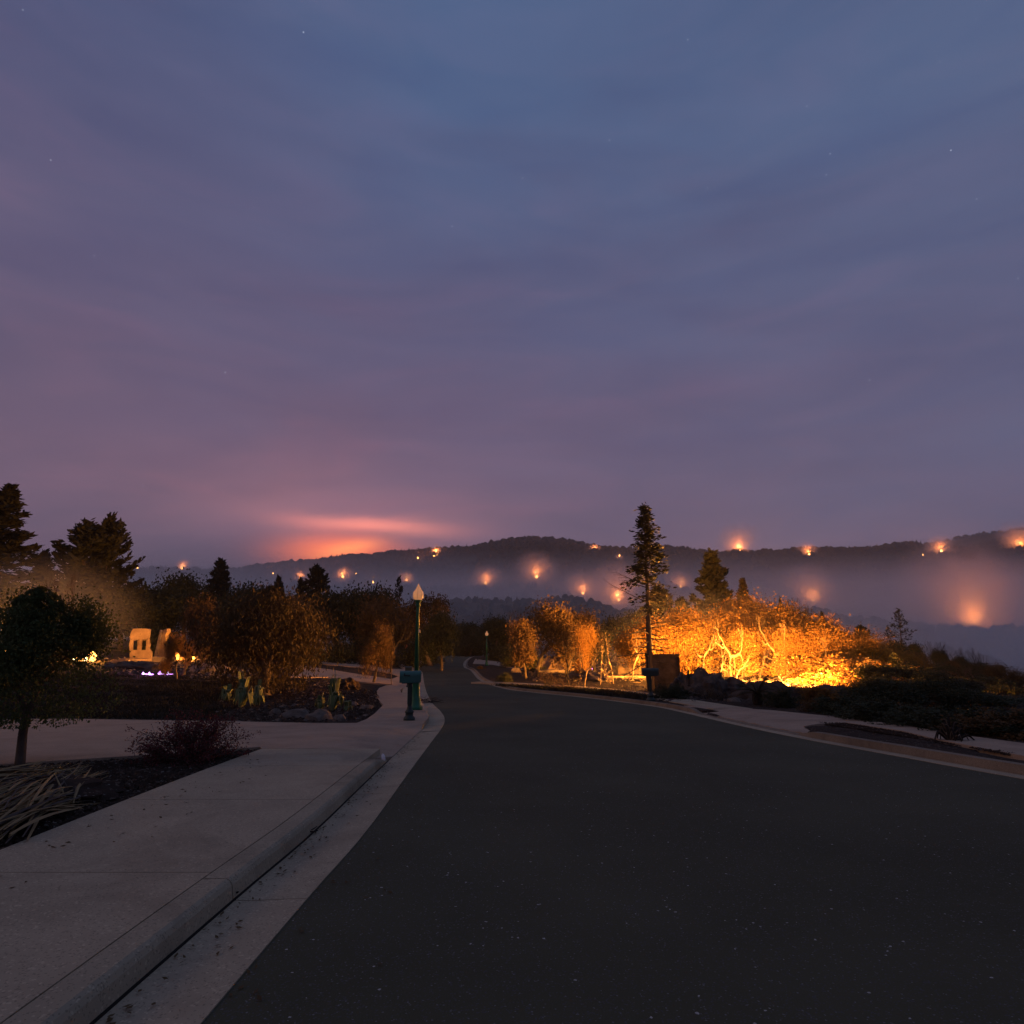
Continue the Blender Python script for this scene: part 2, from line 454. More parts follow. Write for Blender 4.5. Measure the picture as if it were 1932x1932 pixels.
road = sheet('road', road_poly, 0.0, M['asphalt'], cell=1.5, kind='structure')

# ---- left gutter, kerb, sidewalk
Lres = resample(LA_c := catmull(LA), 0.25)
def arc(P):
    s = [0]
    for a, b in zip(P, P[1:]): s.append(s[-1] + (b - a).length)
    return s
def sections(P, start, length):
    """split a curve into pieces of a given length, first joint at 'start'"""
    S = arc(P); out = []; s0 = start - math.ceil(start / length) * length
    while s0 < S[-1]:
        a, b = max(0, s0 + 0.004), min(S[-1], s0 + length - 0.004)
        if b - a > 0.15:
            xs = np.arange(a, b, 0.3).tolist() + [b]
            out.append([Vector((float(np.interp(t, S, [p.x for p in P])), float(np.interp(t, S, [p.y for p in P])))) for t in xs])
        s0 += length
    return out
def wob(P, amp=0.012):
    return [p + Vector((noise.noise(Vector((p.x * 2.3, p.y * 2.3, 3))), noise.noise(Vector((p.x * 2.3, p.y * 2.3, 9))))) * amp for p in P]
GW = 0.40
J0 = gp(447, 1688)
Sj = min(range(len(Lres)), key=lambda i: (Lres[i] - J0).length); Sj = arc(Lres)[Sj]
gutter = empty('gutter', (0, 0, 0), kind='structure')
kerb = empty('kerb', (0, 0, 0), kind='structure')
for P in sections(Lres, Sj, 3.05):
    sweep('gutter_section', P, [(-0.015, -0.08), (-0.015, 0.006), (GW * .8, -0.008), (GW, -0.004), (GW, -0.08)], M['concrete'], gutter)
Kend_y = gp(722, 1424, .07).y
Kl = [p for p in Lres if p.y < Kend_y]
for P in sections(Kl, Sj, 3.05):
    hs = [float(smooth((Kend_y + .1 - p.y) / 1.0)) * 0.95 + 0.05 for p in P]
    sweep('kerb_section', P, [(GW + .012, -0.08), (GW + .012, 0.0), (GW + .022, 0.075), (GW + .036, 0.098), (GW + .056, KH), (GW + .19, KH), (GW + .195, -0.08)], M['kerb'], kerb, hs=hs)
FarL = [p for p in resample(Lall, 0.3) if p.y > LA[-1].y + .02]
for P in sections(FarL, 0, 6.1):
    sweep('gutter_section', P, [(-0.015, -0.08), (-0.015, 0.006), (GW, -0.002), (GW + .1, -0.08)], M['concrete'], gutter)
for P in sections([p for p in FarL if p.y > 17.5], 0, 6.1):
    sweep('kerb_section', P, [(GW, -0.08), (GW, 0.0), (GW + .03, .09), (GW + .2, KH - .004), (GW + .8, KH - .006), (GW + .8, -0.08)], M['concrete'], kerb)
sweep('joint_dirt', Kl, [(GW - 0.004, -0.06), (GW - 0.004, -0.002), (GW + .016, 0.001), (GW + .016, -0.06)], M['joint'], gutter)
KB = GW + 0.203
SA = [gp(-400, 1757, KH), gp(0, 1603, KH), gp(250, 1506, KH), gp(500, 1410, KH)]
sidewalk = empty('sidewalk', (0, 0, 0), kind='structure')
Sdir = (SA[3] - SA[1]).normalized()
SA0 = SA[1] - Sdir * 9
def sw_left(y): return SA[1].x + (y - SA[1].y) / (SA[3].y - SA[1].y) * (SA[3].x - SA[1].x)
Ln = normals(Lres); KBc = [p + n * KB for p, n in zip(Lres, Ln)]
def kb_x(y): return float(np.interp(y, [p.y for p in KBc], [p.x for p in KBc]))
y1 = gp(390, 1645, KH).y; y2 = gp(250, 1508, KH).y
dy = (y2 - y1)
js = [y1 - 4 * dy, y1 - 3 * dy, y1 - 2 * dy, y1 - dy, y1, y2, y2 + dy, y2 + 2 * dy]
yend = gp(640, 1412, KH).y
js = [j for j in js if j < yend - .5] + [yend]
for a, b in zip(js, js[1:]):
    a_, b_ = a + .005, b - .005
    n = 5
    ys = np.linspace(a_, b_, n)
    poly = [(sw_left(y), y) for y in ys] + [(kb_x(y), y) for y in ys[::-1]]
    sheet('slab', poly, KH - 0.002, M['concrete'], sidewalk, cell=1.0, thick=0.1)
# dark bed under the joints
sheet('joint_bed', [(sw_left(-4) + .02, -4), (sw_left(yend) + .02, yend), (kb_x(yend) - .01, yend), (kb_x(-4) - .01, -4)], KH - 0.02, M['joint'], sidewalk, cell=1.0)

# ---- left driveway with its apron and the walk beyond it
P_ = lambda pts, h=KH: [tuple(gp(u, v, h)) for u, v in pts]
yk = Kend_y + 0.05
apron = [(sw_left(yend), yend + .008), (kb_x(yend) , yend + .008), (kb_x(yk), yk)]
gx = [tuple(p + n * (GW + .005)) for p, n in zip(Lres, Ln) if p.y > yk + .3]
_fn = normals(FarL); lam = [tuple(p + n * (GW + .005)) for p, n in zip(FarL, _fn) if p.y < 17.5] + P_([(800, 1338)], .10)
dr = apron + gx + lam + P_([(792, 1338), (775, 1331), (763, 1317), (755, 1302), (763, 1296), (779, 1292), (785, 1284), (789, 1262), (790, 1250), (800, 1240), (812, 1237),
     (803, 1236), (784, 1240), (767, 1246), (751, 1256), (763, 1262), (728, 1262), (672, 1248), (624, 1240), (560, 1237), (560, 1248), (624, 1254), (678, 1259), (739, 1270),
     (753, 1276), (738, 1281), (624, 1263), (560, 1255), (548, 1277), (620, 1278), (660, 1282), (683, 1287), (743, 1291), (728, 1293), (715, 1298),
     (711, 1304), (712, 1316), (723, 1330), (707, 1346), (691, 1357), (672, 1364), (600, 1364), (400, 1360), (130, 1356), (-180, 1356), (-180, 1452), (0, 1442), (250, 1426), (490, 1409)])
def zdrive(x, y):
    # falls to the gutter at the apron
    i = min(range(0, len(Lres), 1), key=lambda k: (Lres[k].x - x) ** 2 + (Lres[k].y - y) ** 2)
    d = math.hypot(Lres[i].x - x, Lres[i].y - y)
    if y < 8: return KH - 0.001
    return 0.004 + (KH - 0.004) * float(smooth((d - GW) / 0.8))
sheet('driveway', dr, KH, M['drive'], cell=0.6, thick=0.12, zf=zdrive, kind='structure')

# ---- right side: gutter, kerb, walk
Rres = resample(Rall, 0.4)
RGW = 0.28
gutter2 = empty('gutter', (0, 0, 0), kind='structure')
for P in sections(Rres, 2.0, 6.1):
    sweep('gutter_section', P, [(-0.015, -0.08), (-0.015, 0.006), (RGW, -0.004), (RGW, -0.08)], M['concrete'], gutter2, side=-1)
kerb2 = empty('kerb', (0, 0, 0), kind='structure')
ya, yb = gp(1490, 1380, .05).y, gp(1330, 1345, .05).y       # driveway opening
def rk(p):
    y, x = p.y, p.x
    if x < 0: return 1.0
    a = float(smooth((ya - y) / 0.9)); b = float(smooth((y - yb) / 1.2))
    return max(0.12, a, b)
for P in sections(Rres, 2.0, 3.05):
    sweep('kerb_section', P, [(RGW + .004, -0.08), (RGW + .004, 0.0), (RGW + .03, KH), (RGW + .16, KH + .004), (RGW + .165, -0.08)], M['kerb_red'], kerb2, side=-1, hs=[rk(p) for p in P])
sidewalk2 = empty('sidewalk', (0, 0, 0), kind='structure')
Rn = normals(Rres)
RKB = [p - n * (RGW + .17) for p, n in zip(Rres, Rn)]
kbR = [tuple(p) for p in RKB if yb + .3 > p.y > ya - .8 and p.x > 0]
walkR = P_([(2150, 1440), (1932, 1402), (1826, 1388), (1704, 1368), (1606, 1355), (1459, 1340), (1400, 1336), (1330, 1332), (1290, 1331)])
lowR = P_([(1515, 1366), (1596, 1363), (1704, 1379), (1762, 1393), (1821, 1405), (1932, 1426), (2150, 1470)])
kbR.sort(key=lambda p: -p[1])
def zR(x, y):
    d = min(math.hypot(p.x - x, p.y - y) for p in RKB[::2])
    w = 0.02 + (KH - .02) * float(smooth((d - .1) / 1.1))
    return w if ya - 1.2 < y < yb + 1.5 else KH
sheet('driveway', walkR + kbR + lowR, KH, M['drive'], cell=0.7, thick=0.1, zf=zR, kind='structure')
# walk behind the bed on the right, and the walk climbing from the bend
w1 = catmull(P_([(913, 1285), (960, 1287), (1074, 1293), (1165, 1300), (1240, 1309), (1330, 1323), (1420, 1336)], KH), 1.0)
for P in sections(w1, 0, 3.0):
    sweep('slab', P, [(0, KH - .01), (0, -.02), (1.3, -.02), (1.3, KH - .01)], M['concrete'], sidewalk2, side=-1)
w2 = P_([(897, 1243), (983, 1254), (1006, 1268), (975, 1262), (930, 1254), (892, 1252)], KH)
sheet('driveway', w2, KH, M['drive'], cell=1.5, thick=0.1, kind='structure')

# ---- ground: one sheet near, one out to the horizon
def hill_z(x, y):
    """far country: near slope falls into the valley, ridges beyond"""
    x = np.asarray(x, float); y = np.asarray(y, float)
    yy = np.maximum(y, 1)
    u = 966 + F * x / (yy * math.cos(PITCH))
    base = np.where(y < 330, g(x, np.minimum(y, 329)), -64 - 0.10 * (y - 330))
    base = np.maximum(base, -110 - 0 * y)
    for (d, s, a, pts) in RIDGES:
        v = np.interp(u, [p[0] for p in pts], [p[1] for p in pts])
        cz = (966 - v) / F
        dy = math.cos(PITCH) - cz * math.sin(PITCH); dz = math.sin(PITCH) + cz * math.cos(PITCH)
        zc = EYE + dz / dy * d
        z = zc - s * (np.sqrt((yy - d) ** 2 + a * a) - a)
        base = np.maximum(base, z)
    return base
RIDGES = [
 (340, .30, 30, [(-600, 1400), (1500, 1300), (1700, 1262), (1745, 1246), (1800, 1252), (1860, 1264), (1890, 1284), (1932, 1298), (2600, 1400)]),
 (800, .25, 80, [(-600, 1170), (700, 1156), (830, 1146), (950, 1141), (1080, 1139), (1180, 1152), (1300, 1146), (1450, 1155), (1535, 1150), (1600, 1168), (1700, 1186), (1832, 1192), (1932, 1197), (2600, 1200)]),
 (1500, .22, 120, [(-600, 1110), (500, 1108), (640, 1104), (770, 1111), (917, 1116), (1012, 1104), (1100, 1122), (1283, 1120), (1500, 1136), (1700, 1132), (1932, 1142), (2600, 1140)]),
 (2250, .22, 160, [(-600, 1120), (600, 1120), (900, 1100), (1100, 1085), (1300, 1077), (1450, 1067), (1550, 1064), (1690, 1063), (1760, 1054), (1850, 1055), (1932, 1066), (2600, 1080)]),
 (2800, .22, 200, [(-600, 1105), (0, 1095), (300, 1085), (440, 1080), (500, 1070), (560, 1066), (620, 1058), (700, 1052), (800, 1045), (900, 1038), (960, 1026), (1000, 1022), (1060, 1026), (1120, 1037), (1180, 1042), (1250, 1040), (1330, 1047), (1400, 1044), (1470, 1048), (1520, 1043), (1600, 1040), (1680, 1037), (1740, 1034), (1800, 1040), (1932, 1046), (2600, 1060)]),
 (4200, .20, 300, [(-600, 1090), (0, 1090), (240, 1080), (300, 1076), (360, 1077), (440, 1084), (900, 1090), (1600, 1060), (1700, 1050), (1800, 1028), (1870, 1014), (1932, 1006), (2600, 960)]),
]
def grid_mesh(name, X, Y, Z, m):
    ny, nx = X.shape
    V = np.stack([X, Y, Z], -1).reshape(-1, 3)
    i = np.arange(ny - 1)[:, None] * nx + np.arange(nx - 1)[None]
    Fs = np.stack([i, i + 1, i + nx + 1, i + nx], -1).reshape(-1, 4)
    return mesh(name, V, Fs, m, True)
xs = np.concatenate([np.arange(-70, -14, 1.0), np.arange(-14, 12, 0.22), np.arange(12, 70.1, 1.0)])
ys = np.concatenate([np.arange(-14, 26, 0.25), np.arange(26, 125, 0.8)])
X, Y = np.meshgrid(xs, ys)
Z = g(X, Y)
# sunk under the paving, at kerb height elsewhere
def offs(P, N, d, s): return [tuple(p + n * d * s) for p, n in zip(P, N)]
La = resample(Lall, 0.8); Lna = normals(La)
core = offs(La, Lna, 0.55, 1) + offs(Rres, Rn, 0.42, -1)[::-1]
ins = inside(X.ravel(), Y.ravel(), core).reshape(X.shape)
ins2 = inside(X.ravel(), Y.ravel(), dr).reshape(X.shape) | inside(X.ravel(), Y.ravel(), walkR + kbR + lowR).reshape(X.shape)
bump = np.array([noise.noise(Vector((x * .8, y * .8, 0))) * .03 + noise.noise(Vector((x * 3, y * 3, 5))) * .012 for x, y in zip(X.ravel(), Y.ravel())]).reshape(X.shape)
near_e = smooth((np.abs(X + 1) - 9) / 8)
swm = (X > sw_left(Y) - .1) & (X < 0) & (Y < yend + 1)
H0 = np.where(ins, -0.14, KH - 0.035 + bump * (0.7 + 3 * near_e))
H0 = np.where(ins2 & ~ins, -0.02, H0)
H0 = np.where(swm & ~ins, 0.0, H0)
ground = link('ground', grid_mesh('ground', X, Y, Z + H0, M['soil'])); ground['kind'] = 'structure'
for _P in ([p for p in Rres if p.y < ya - .6], [p for p in Rres if p.y > yb + .1]):
    sweep('verge', _P, [(RGW + .17, KH - .02), (RGW + .17, -.08), (RGW + .75, -.08), (RGW + .75, KH - .05), (RGW + .45, KH - .012)], M['soil'], ground, side=-1)
th = np.linspace(R(-68), R(68), 420)
rr = np.concatenate([np.geomspace(70, 700, 70), np.linspace(720, 6400, 150)])
T, RR = np.meshgrid(th, rr)
X = np.tan(T) * RR; Y = RR
Z = hill_z(X, Y)
amp = np.clip((Y - 200) / 600, 0, 1)
nzs = np.array([noise.fractal(Vector((x / 260, y / 260, 1.0)), 0.8, 2.1, 5) for x, y in zip(X.ravel(), Y.ravel())]).reshape(X.shape)
Z = Z + nzs * 16 * amp - np.where(Y < 124, 0.9, 0)
hills = link('hills', grid_mesh('hills', X, Y, Z, M['hill'])); hills['kind'] = 'structure'
# land behind and beside the camera, so that the ground has no edge nearby
th2 = np.linspace(R(68), R(292), 90); r2 = np.array([0.001, 20, 60, 200, 1000, 6400.0])
T, RR = np.meshgrid(th2, r2); X = np.sin(T) * RR; Y = np.cos(T) * RR
Z = g(np.clip(X, -70, 40), np.clip(Y, -30, 60)) - 1.2 - RR * .004
link('terrain', grid_mesh('terrain', X, Y, Z, M['hill']))['kind'] = 'structure'

# ------------------------------------------------------------------ tree builders
rng = np.random.default_rng(11)
def tubes(segs, n=5):
    """segs: list of (p0, p1, r0, r1) -> quads"""
    if not segs: return np.zeros((0, 3)), np.zeros((0, 4), int)
    A = np.array([s[0] for s in segs], float); B = np.array([s[1] for s in segs], float)
    r0 = np.array([s[2] for s in segs]); r1 = np.array([s[3] for s in segs])
    D = B - A; L = np.linalg.norm(D, axis=1, keepdims=True); D = D / np.maximum(L, 1e-6)
    up = np.where(np.abs(D[:, 2:3]) > 0.9, np.array([[1., 0, 0]]), np.array([[0, 0, 1.]]))
    U = np.cross(D, up); U /= np.linalg.norm(U, axis=1, keepdims=True); W = np.cross(D, U)
    a = np.arange(n) * 2 * np.pi / n
    c, s = np.cos(a), np.sin(a)
    ring = U[:, None] * c[None, :, None] + W[:, None] * s[None, :, None]
    V0 = A[:, None] + ring * r0[:, None, None]; V1 = B[:, None] + ring * r1[:, None, None]
    V = np.concatenate([V0, V1], 1).reshape(-1, 3)
    base = np.arange(len(segs))[:, None] * 2 * n
    j = np.arange(n)[None]; k = (j + 1) % n
    Fq = np.stack([base + j, base + k, base + n + k, base + n + j], -1).reshape(-1, 4)
    return V, Fq
def leaves(C, size, aspect=1.6, axis=None, spread=1.0):
    """diamond quads at centres C with random directions (or mostly along axis)"""
    n = len(C)
    A = rng.normal(size=(n, 3))
    if axis is not None: A = A * spread + axis
    A /= np.linalg.norm(A, axis=1, keepdims=True)
    B = np.cross(A, rng.normal(size=(n, 3))); B /= np.linalg.norm(B, axis=1, keepdims=True)
    s = (size * rng.uniform(.6, 1.3, n))[:, None]
    a = A * s * aspect * .5; b = B * s * .5
    V = np.stack([C - a, C + b, C + a, C - b], 1).reshape(-1, 3)
    Fq = np.arange(n * 4).reshape(-1, 4)
    return V, Fq
def rotv(v, ax, an):
    return Matrix.Rotation(an, 3, ax) @ v
def grow(rs, depth, p, d, L, r, segs, tips, bend=0.35, split=(2, 3), ang=(22, 50), upb=0.12, ratio=(.62, .82), steps=3, twig=0.0):
    for k in range(steps):
        d = (d + Vector((rs.gauss(0, 1), rs.gauss(0, 1), rs.gauss(0, 1))) * bend * .35 + Vector((0, 0, upb * .4))).normalized()
        q = p + d * L / steps
        rn = r * (1 - .28 / steps)
        segs.append((tuple(p), tuple(q), r, rn)); p, r = q, rn
        if depth <= 2: tips.append((tuple(p), depth))
    if depth == 0: return
    n = rs.randint(*split)
    off = rs.uniform(0, 6.28)
    for i in range(n):
        ax = d.orthogonal().normalized(); ax = rotv(ax, d, off + i * 6.28 / n + rs.uniform(-.5, .5))
        nd = rotv(d, ax, R(rs.uniform(*ang)))
        grow(rs, depth - 1, p, nd, L * rs.uniform(*ratio), r * (.80 if n < 3 else .68), segs, tips, bend, split, ang, upb, ratio, steps)
def norm_tree(segs, C):
    """scale to height 1 and width 1"""
    A = np.array([s[0] for s in segs]); B = np.array([s[1] for s in segs])
    P = np.concatenate([A, B] + ([C] if len(C) else []))
    zt = np.percentile(P[:, 2], 99.9); w = np.percentile(np.abs(P[:, :2]), 97.5) * 2
    return zt, w
PROTO = {}
def store(key, segs, LV, LF, wood, leaf, H, W, trunk_split=None):
    """segs split into trunk and limbs by radius"""
    sc_ = np.array([1 / W, 1 / W, 1 / H])
    rmax = max(s[2] for s in segs)
    big = [s for s in segs if s[2] > rmax * .42]; small = [s for s in segs if s[2] <= rmax * .42]
    parts = []
    for nm, sg, n in (('trunk', big, 7), ('limbs', small, 4)):
        if sg:
            V, Fq = tubes(sg, n); parts.append((nm, mesh(nm, V * sc_, Fq, wood, True)))
    if LV is not None and len(LV): parts.append(('crown', mesh('crown', LV * sc_, LF, leaf)))
    PROTO[key] = parts
def build_oak(key, seed, wood, leaf, depth=5, nleaf=9000, lsize=.15, upb=.10, trunk=.9, bend=.5, clump=.42, H=6.0, ang=(24, 55), hang=0.0, W=None, aspect=1.5, lean=.15, cut=.10, env=0, env_p=.6, floor=.35, nf=1.0):
    rs = random.Random(seed); segs = []; tips = []
    d = Vector((rs.uniform(-lean, lean), rs.uniform(-lean, lean), 1)).normalized()
    grow(rs, depth, Vector((0, 0, -.1)), d, trunk * 1.6, .20, segs, tips, bend, (2, 3), ang, upb)
    T = np.array([t[0] for t in tips])
    idx = rng.integers(0, len(T), nleaf)
    # tips differ in density: some thin, some dense
    dens = rng.uniform(0, 1, len(T)); keep = rng.uniform(0, 1, nleaf) < (floor + dens[idx])
    idx = idx[keep]
    C = T[idx] + rng.normal(size=(len(idx), 3)) * clump * np.array([1, 1, .75])
    if hang: C[:, 2] -= rng.exponential(hang, len(C))
    zt, w = norm_tree(segs, C)
    C = C[(C[:, 2] > zt * cut)]
    if env:
        # fill the crown's envelope, leaving noisy gaps
        E = []; o_ = Vector((seed * 1.7, 0, 0))
        while len(E) < env:
            t = rs.random(); rad = math.sin(math.pi * min(1, (t * .92 + .08)) ** env_p) ** .7
            a = rs.uniform(0, 6.283); q = rad * rs.random() ** .42 * (1 + .30 * noise.noise(Vector((math.cos(a) * 2, math.sin(a) * 2, t * 3)) + Vector((0, seed, 0))) + rs.gauss(0, .07))
            P = Vector((q * math.cos(a), q * math.sin(a), t))
            if noise.noise(Vector((P.x * 2.6, P.y * 2.6, P.z * 4.5)) * nf + o_) + .35 * noise.noise(P * 9 + o_) < -.08 + .10 * q: continue
            E.append((P.x * w * .5, P.y * w * .5, zt * (cut + (1.0 - cut) * P.z)))
        C = np.concatenate([C, np.array(E)])
    k = zt / H
    axis = np.array([0, 0, -2.0]) if hang else None
    LV, LF = leaves(C, lsize * k, aspect, axis, .8)
    store(key, segs, LV, LF, wood, leaf, zt, w)
def build_conifer(key, seed, wood, leaf, H=12., W=5., n=90, zb=.12, power=.9, up=.25, nl=46, lsize=.20, tuft=.10, irregular=.25, droop=0.0, dens=None):
    rs = random.Random(seed); segs = []; LC = []; LA_ = []
    lean = Vector((rs.uniform(-.02, .02), 0, 0))
    N = 12
    P = [Vector((lean.x * H * (i / N) + rs.gauss(0, .012) * H * .1, rs.gauss(0, .012) * H * .1, H * i / N)) for i in range(N + 1)]
    for i in range(N): segs.append((tuple(P[i]), tuple(P[i + 1]), .018 * H * (1 - i / N * .93), .018 * H * (1 - (i + 1) / N * .93)))
    def on(t):
        i = min(N - 1, int(t * N)); return P[i].lerp(P[i + 1], t * N - i)
    tops = [(1.0, 0)]
    for i in range(n):
        t = zb + (1 - zb) * ((i + rs.random()) / n) ** .9
        L = W / 2 * ((1 - t) / (1 - zb)) ** power * (1 + rs.uniform(-irregular, irregular)) + .10
        a = i * 2.4 + rs.uniform(-.4, .4)
        e = up + (t - .5) * .6 + rs.uniform(-.38, .38)
        d = Vector((math.cos(a) * math.cos(e), math.sin(a) * math.cos(e), math.sin(e)))
        p = on(t); ln = 5
        pts = [p]
        for k in range(ln):
            d = (d + Vector((0, 0, (.10 if k > 2 else -.06 - droop)))).normalized()
            pts.append(pts[-1] + d * L / ln)
        for k in range(ln): segs.append((tuple(pts[k]), tuple(pts[k + 1]), .0045 * H * (1 - t * .7) * (1 - k / ln * .8) + .004, .0045 * H * (1 - t * .7) * (1 - (k + 1) / ln * .8) + .003))
        dn = 1.0 if dens is None else dens(t, rs)
        m = int(nl * dn * (.35 + L / (W / 2)))
        for _ in range(m):
            s = rs.random() ** .7; k = min(ln - 1, int(s * ln)); q = pts[k].lerp(pts[k + 1], s * ln - k)
            ax = (pts[k + 1] - pts[k]).normalized()
            side = ax.cross(Vector((0, 0, 1))).normalized() * rs.choice((-1, 1))
            reach = L * .30 * (1.05 - s) * rs.random() + .03
            LC.append(tuple(q + (side + ax * .8) * reach + Vector((rs.gauss(0, tuft), rs.gauss(0, tuft), rs.gauss(-.02, tuft * 1.2)))))
            LA_.append(tuple((ax + side * .8) * 1.4))
    LC = np.array(LC); LA_ = np.array(LA_)
    LV, LF = leaves(LC, lsize, 2.6, LA_, .5)
    zt, w = norm_tree(segs, LC)
    store(key, segs, LV, LF, wood, leaf, zt, w)
def build_shrub(key, seed, wood, leaf, n=40, nleaf=5000, lsize=.04, spread=.5, twigs=True, arch=.1, aspect=1.6, Hs=1.0, clump=.05):
    rs = random.Random(seed); segs = []; tips = []
    for i in range(n):
        a = rs.uniform(0, 6.28); e = rs.uniform(.15, 1.5)
        d = Vector((math.cos(a) * math.cos(e), math.sin(a) * math.cos(e), math.sin(e)))
        p = Vector((rs.gauss(0, .05), rs.gauss(0, .05), 0)); L = rs.uniform(.7, 1.0); r = .012
        for k in range(6):
            d = (d + Vector((rs.gauss(0, .16), rs.gauss(0, .16), rs.gauss(0, .1) + .05 - arch * k * .25))).normalized()
            q = p + d * L / 6; segs.append((tuple(p), tuple(q), r, r * .8)); r *= .8; p = q
            if p.z < .02: p.z = .02
            if k > 0: tips.append(tuple(p))
            if k > 1:
                for _ in range(2):
                    d2 = (d + Vector((rs.gauss(0, .6), rs.gauss(0, .6), rs.gauss(0, .5)))).normalized()
                    q2 = p + d2 * rs.uniform(.08, .2); segs.append((tuple(p), tuple(q2), r * .6, r * .3)); tips.append(tuple(q2))
    T = np.array(tips); idx = rng.integers(0, len(T), nleaf)
    C = T[idx] + rng.normal(size=(nleaf, 3)) * clump
    C[:, 2] = np.maximum(C[:, 2], .02)
    LV, LF = leaves(C, lsize, aspect)
    zt, w = norm_tree(segs, C)
    sc_ = np.array([1 / w, 1 / w, 1 / zt])
    V, Fq = tubes(segs, 4)
    PROTO[key] = [('stems', mesh('stems', V * sc_, Fq, wood, True))] + ([('foliage', mesh('foliage', LV * sc_, LF, leaf))] if nleaf > 10 else [])
def build_bare(key, seed, wood, depth=5, bend=.7, upb=.1, ang=(18, 48), W=None, trunk=1.2, r=.16):
    rs = random.Random(seed); segs = []; tips = []
    grow(rs, depth, Vector((0, 0, -.05)), Vector((rs.uniform(-.3, .3), 0, 1)).normalized(), trunk * 1.4, r, segs, tips, bend, (2, 3), ang, upb)
    zt, w = norm_tree(segs, [])
    store(key, segs, None, None, wood, None, zt, w)

build_oak('oak_a', 1, M['bark'], M['leaf_dark'], nleaf=15000, lsize=.17, clump=.5)
build_oak('oak_b', 2, M['bark'], M['leaf_dark'], nleaf=15000, lsize=.17, clump=.55)
build_oak('oak_c', 3, M['bark'], M['leaf_brown'], nleaf=12000, lsize=.15, clump=.45)
build_oak('oak_d', 14, M['bark'], M['leaf_brown'], nleaf=9000, lsize=.14, clump=.4)
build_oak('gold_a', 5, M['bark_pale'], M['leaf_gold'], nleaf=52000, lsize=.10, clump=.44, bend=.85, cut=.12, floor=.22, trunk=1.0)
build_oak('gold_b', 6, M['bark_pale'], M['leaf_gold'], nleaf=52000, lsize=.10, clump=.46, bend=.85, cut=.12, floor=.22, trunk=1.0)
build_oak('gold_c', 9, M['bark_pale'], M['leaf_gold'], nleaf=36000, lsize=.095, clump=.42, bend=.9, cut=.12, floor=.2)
build_oak('olive', 21, M['bark'], M['leaf_olive'], nleaf=34000, lsize=.07, clump=.45, hang=.40, aspect=3.6, trunk=.7, ang=(25, 60), cut=.05, floor=.1, env=4000, env_p=.75)
build_oak('feathery', 22, M['bark'], M['leaf_brown'], nleaf=20000, lsize=.085, clump=.4, hang=.15, aspect=3.0, trunk=.8)
build_oak('front', 41, M['bark'], M['leaf_green'], nleaf=46000, lsize=.078, clump=.40, trunk=1.1, ang=(24, 46), upb=.10, lean=.05, cut=.25, env=15000, env_p=.55, floor=.15, nf=2.2)
build_conifer('fir_a', 1, M['bark'], M['needle'], H=14, W=7, n=120, nl=60, lsize=.22)
build_conifer('fir_b', 2, M['bark'], M['needle'], H=10, W=7.5, n=100, nl=62, lsize=.22, power=.6, irregular=.35, up=.45)
build_conifer('fir_c', 3, M['bark'], M['needle'], H=8, W=5, n=80, nl=60, lsize=.22, power=.7)
build_conifer('fir_d', 4, M['bark'], M['needle_brown'], H=9, W=4.5, n=80, nl=60, lsize=.2, power=.7, zb=.25)
build_conifer('spindly', 5, M['bark'], M['needle'], H=7, W=5, n=34, nl=26, lsize=.20, irregular=.5, up=.3, power=.8)
build_conifer('bare_pine', 6, M['bark'], M['needle'], H=8, W=4.6, n=70, nl=9, lsize=.16, zb=.05, up=.5, power=.6)
build_conifer('tall_pine', 8, M['bark'], M['needle'], H=12, W=3.0, n=110, nl=40, lsize=.12, zb=.14, power=.72, irregular=.6, up=.10, droop=.03, tuft=.13,
              dens=lambda t, rs: (1.5 if rs.random() < .85 else .3) if t > .60 else ((.35 if rs.random() < .6 else .05) if t > .42 else (.10 if rs.random() < .3 else .0)))
build_shrub('bush_dark', 1, M['bark'], M['leaf_dark'], n=46, nleaf=6500, lsize=.045)
build_shrub('bush_brown', 2, M['bark'], M['leaf_brown'], n=46, nleaf=5000, lsize=.045)
build_shrub('goldbush', 8, M['bark_pale'], M['leaf_gold'], n=46, nleaf=7000, lsize=.05)
build_shrub('bush_red', 3, M['bark'], M['leaf_red'], n=120, nleaf=12000, lsize=.022, clump=.03, arch=.12)
build_shrub('bush_thin', 4, M['char'], M['leaf_brown'], n=30, nleaf=700, lsize=.03)
build_shrub('twigs', 5, M['char'], None, n=26, nleaf=1)
build_bare('bare_a', 11, M['bark_pale'])
build_bare('bare_b', 12, M['bark_pale'], depth=4, bend=.9)
build_bare('bare_c', 13, M['bark'], depth=5, bend=.5, ang=(12, 32), upb=.3)
build_bare('bare_d', 17, M['bark'], depth=5, bend=.4, ang=(10, 30), upb=.3)
build_bare('char_a', 15, M['char'], depth=4, bend=.8)

def G_(x, y): return float(hill_z(np.array([x]), np.array([y]))[0])
WK = {'oak': 1.35, 'gol': 1.45, 'oli': 1.0, 'fea': 1.15, 'fir': 1.1}
def plant(name, key, u, vt, y, wpx, label, cat, group=None, rz=None, vb=None, sink=.05):
    """a tree whose crown top is seen at (u, vt), standing on the ground at distance y"""
    top = at(u, vt, y); x = top.x
    zg = g1(x, y) + (KH - .03 if y < 124 else 0)
    if y > 124: zg = G_(x, y) - .3
    H = top.z - zg + sink
    W = wpx / F * y * WK.get(key[:3], 1.0)
    root = empty(name, (x, y, zg - sink), label, cat, group)
    rz = random.uniform(0, 6.28) if rz is None else rz
    for nm, me in PROTO[key]: link(nm, me, root, rot=(0, 0, rz), scale=(W, W, H))
    return root

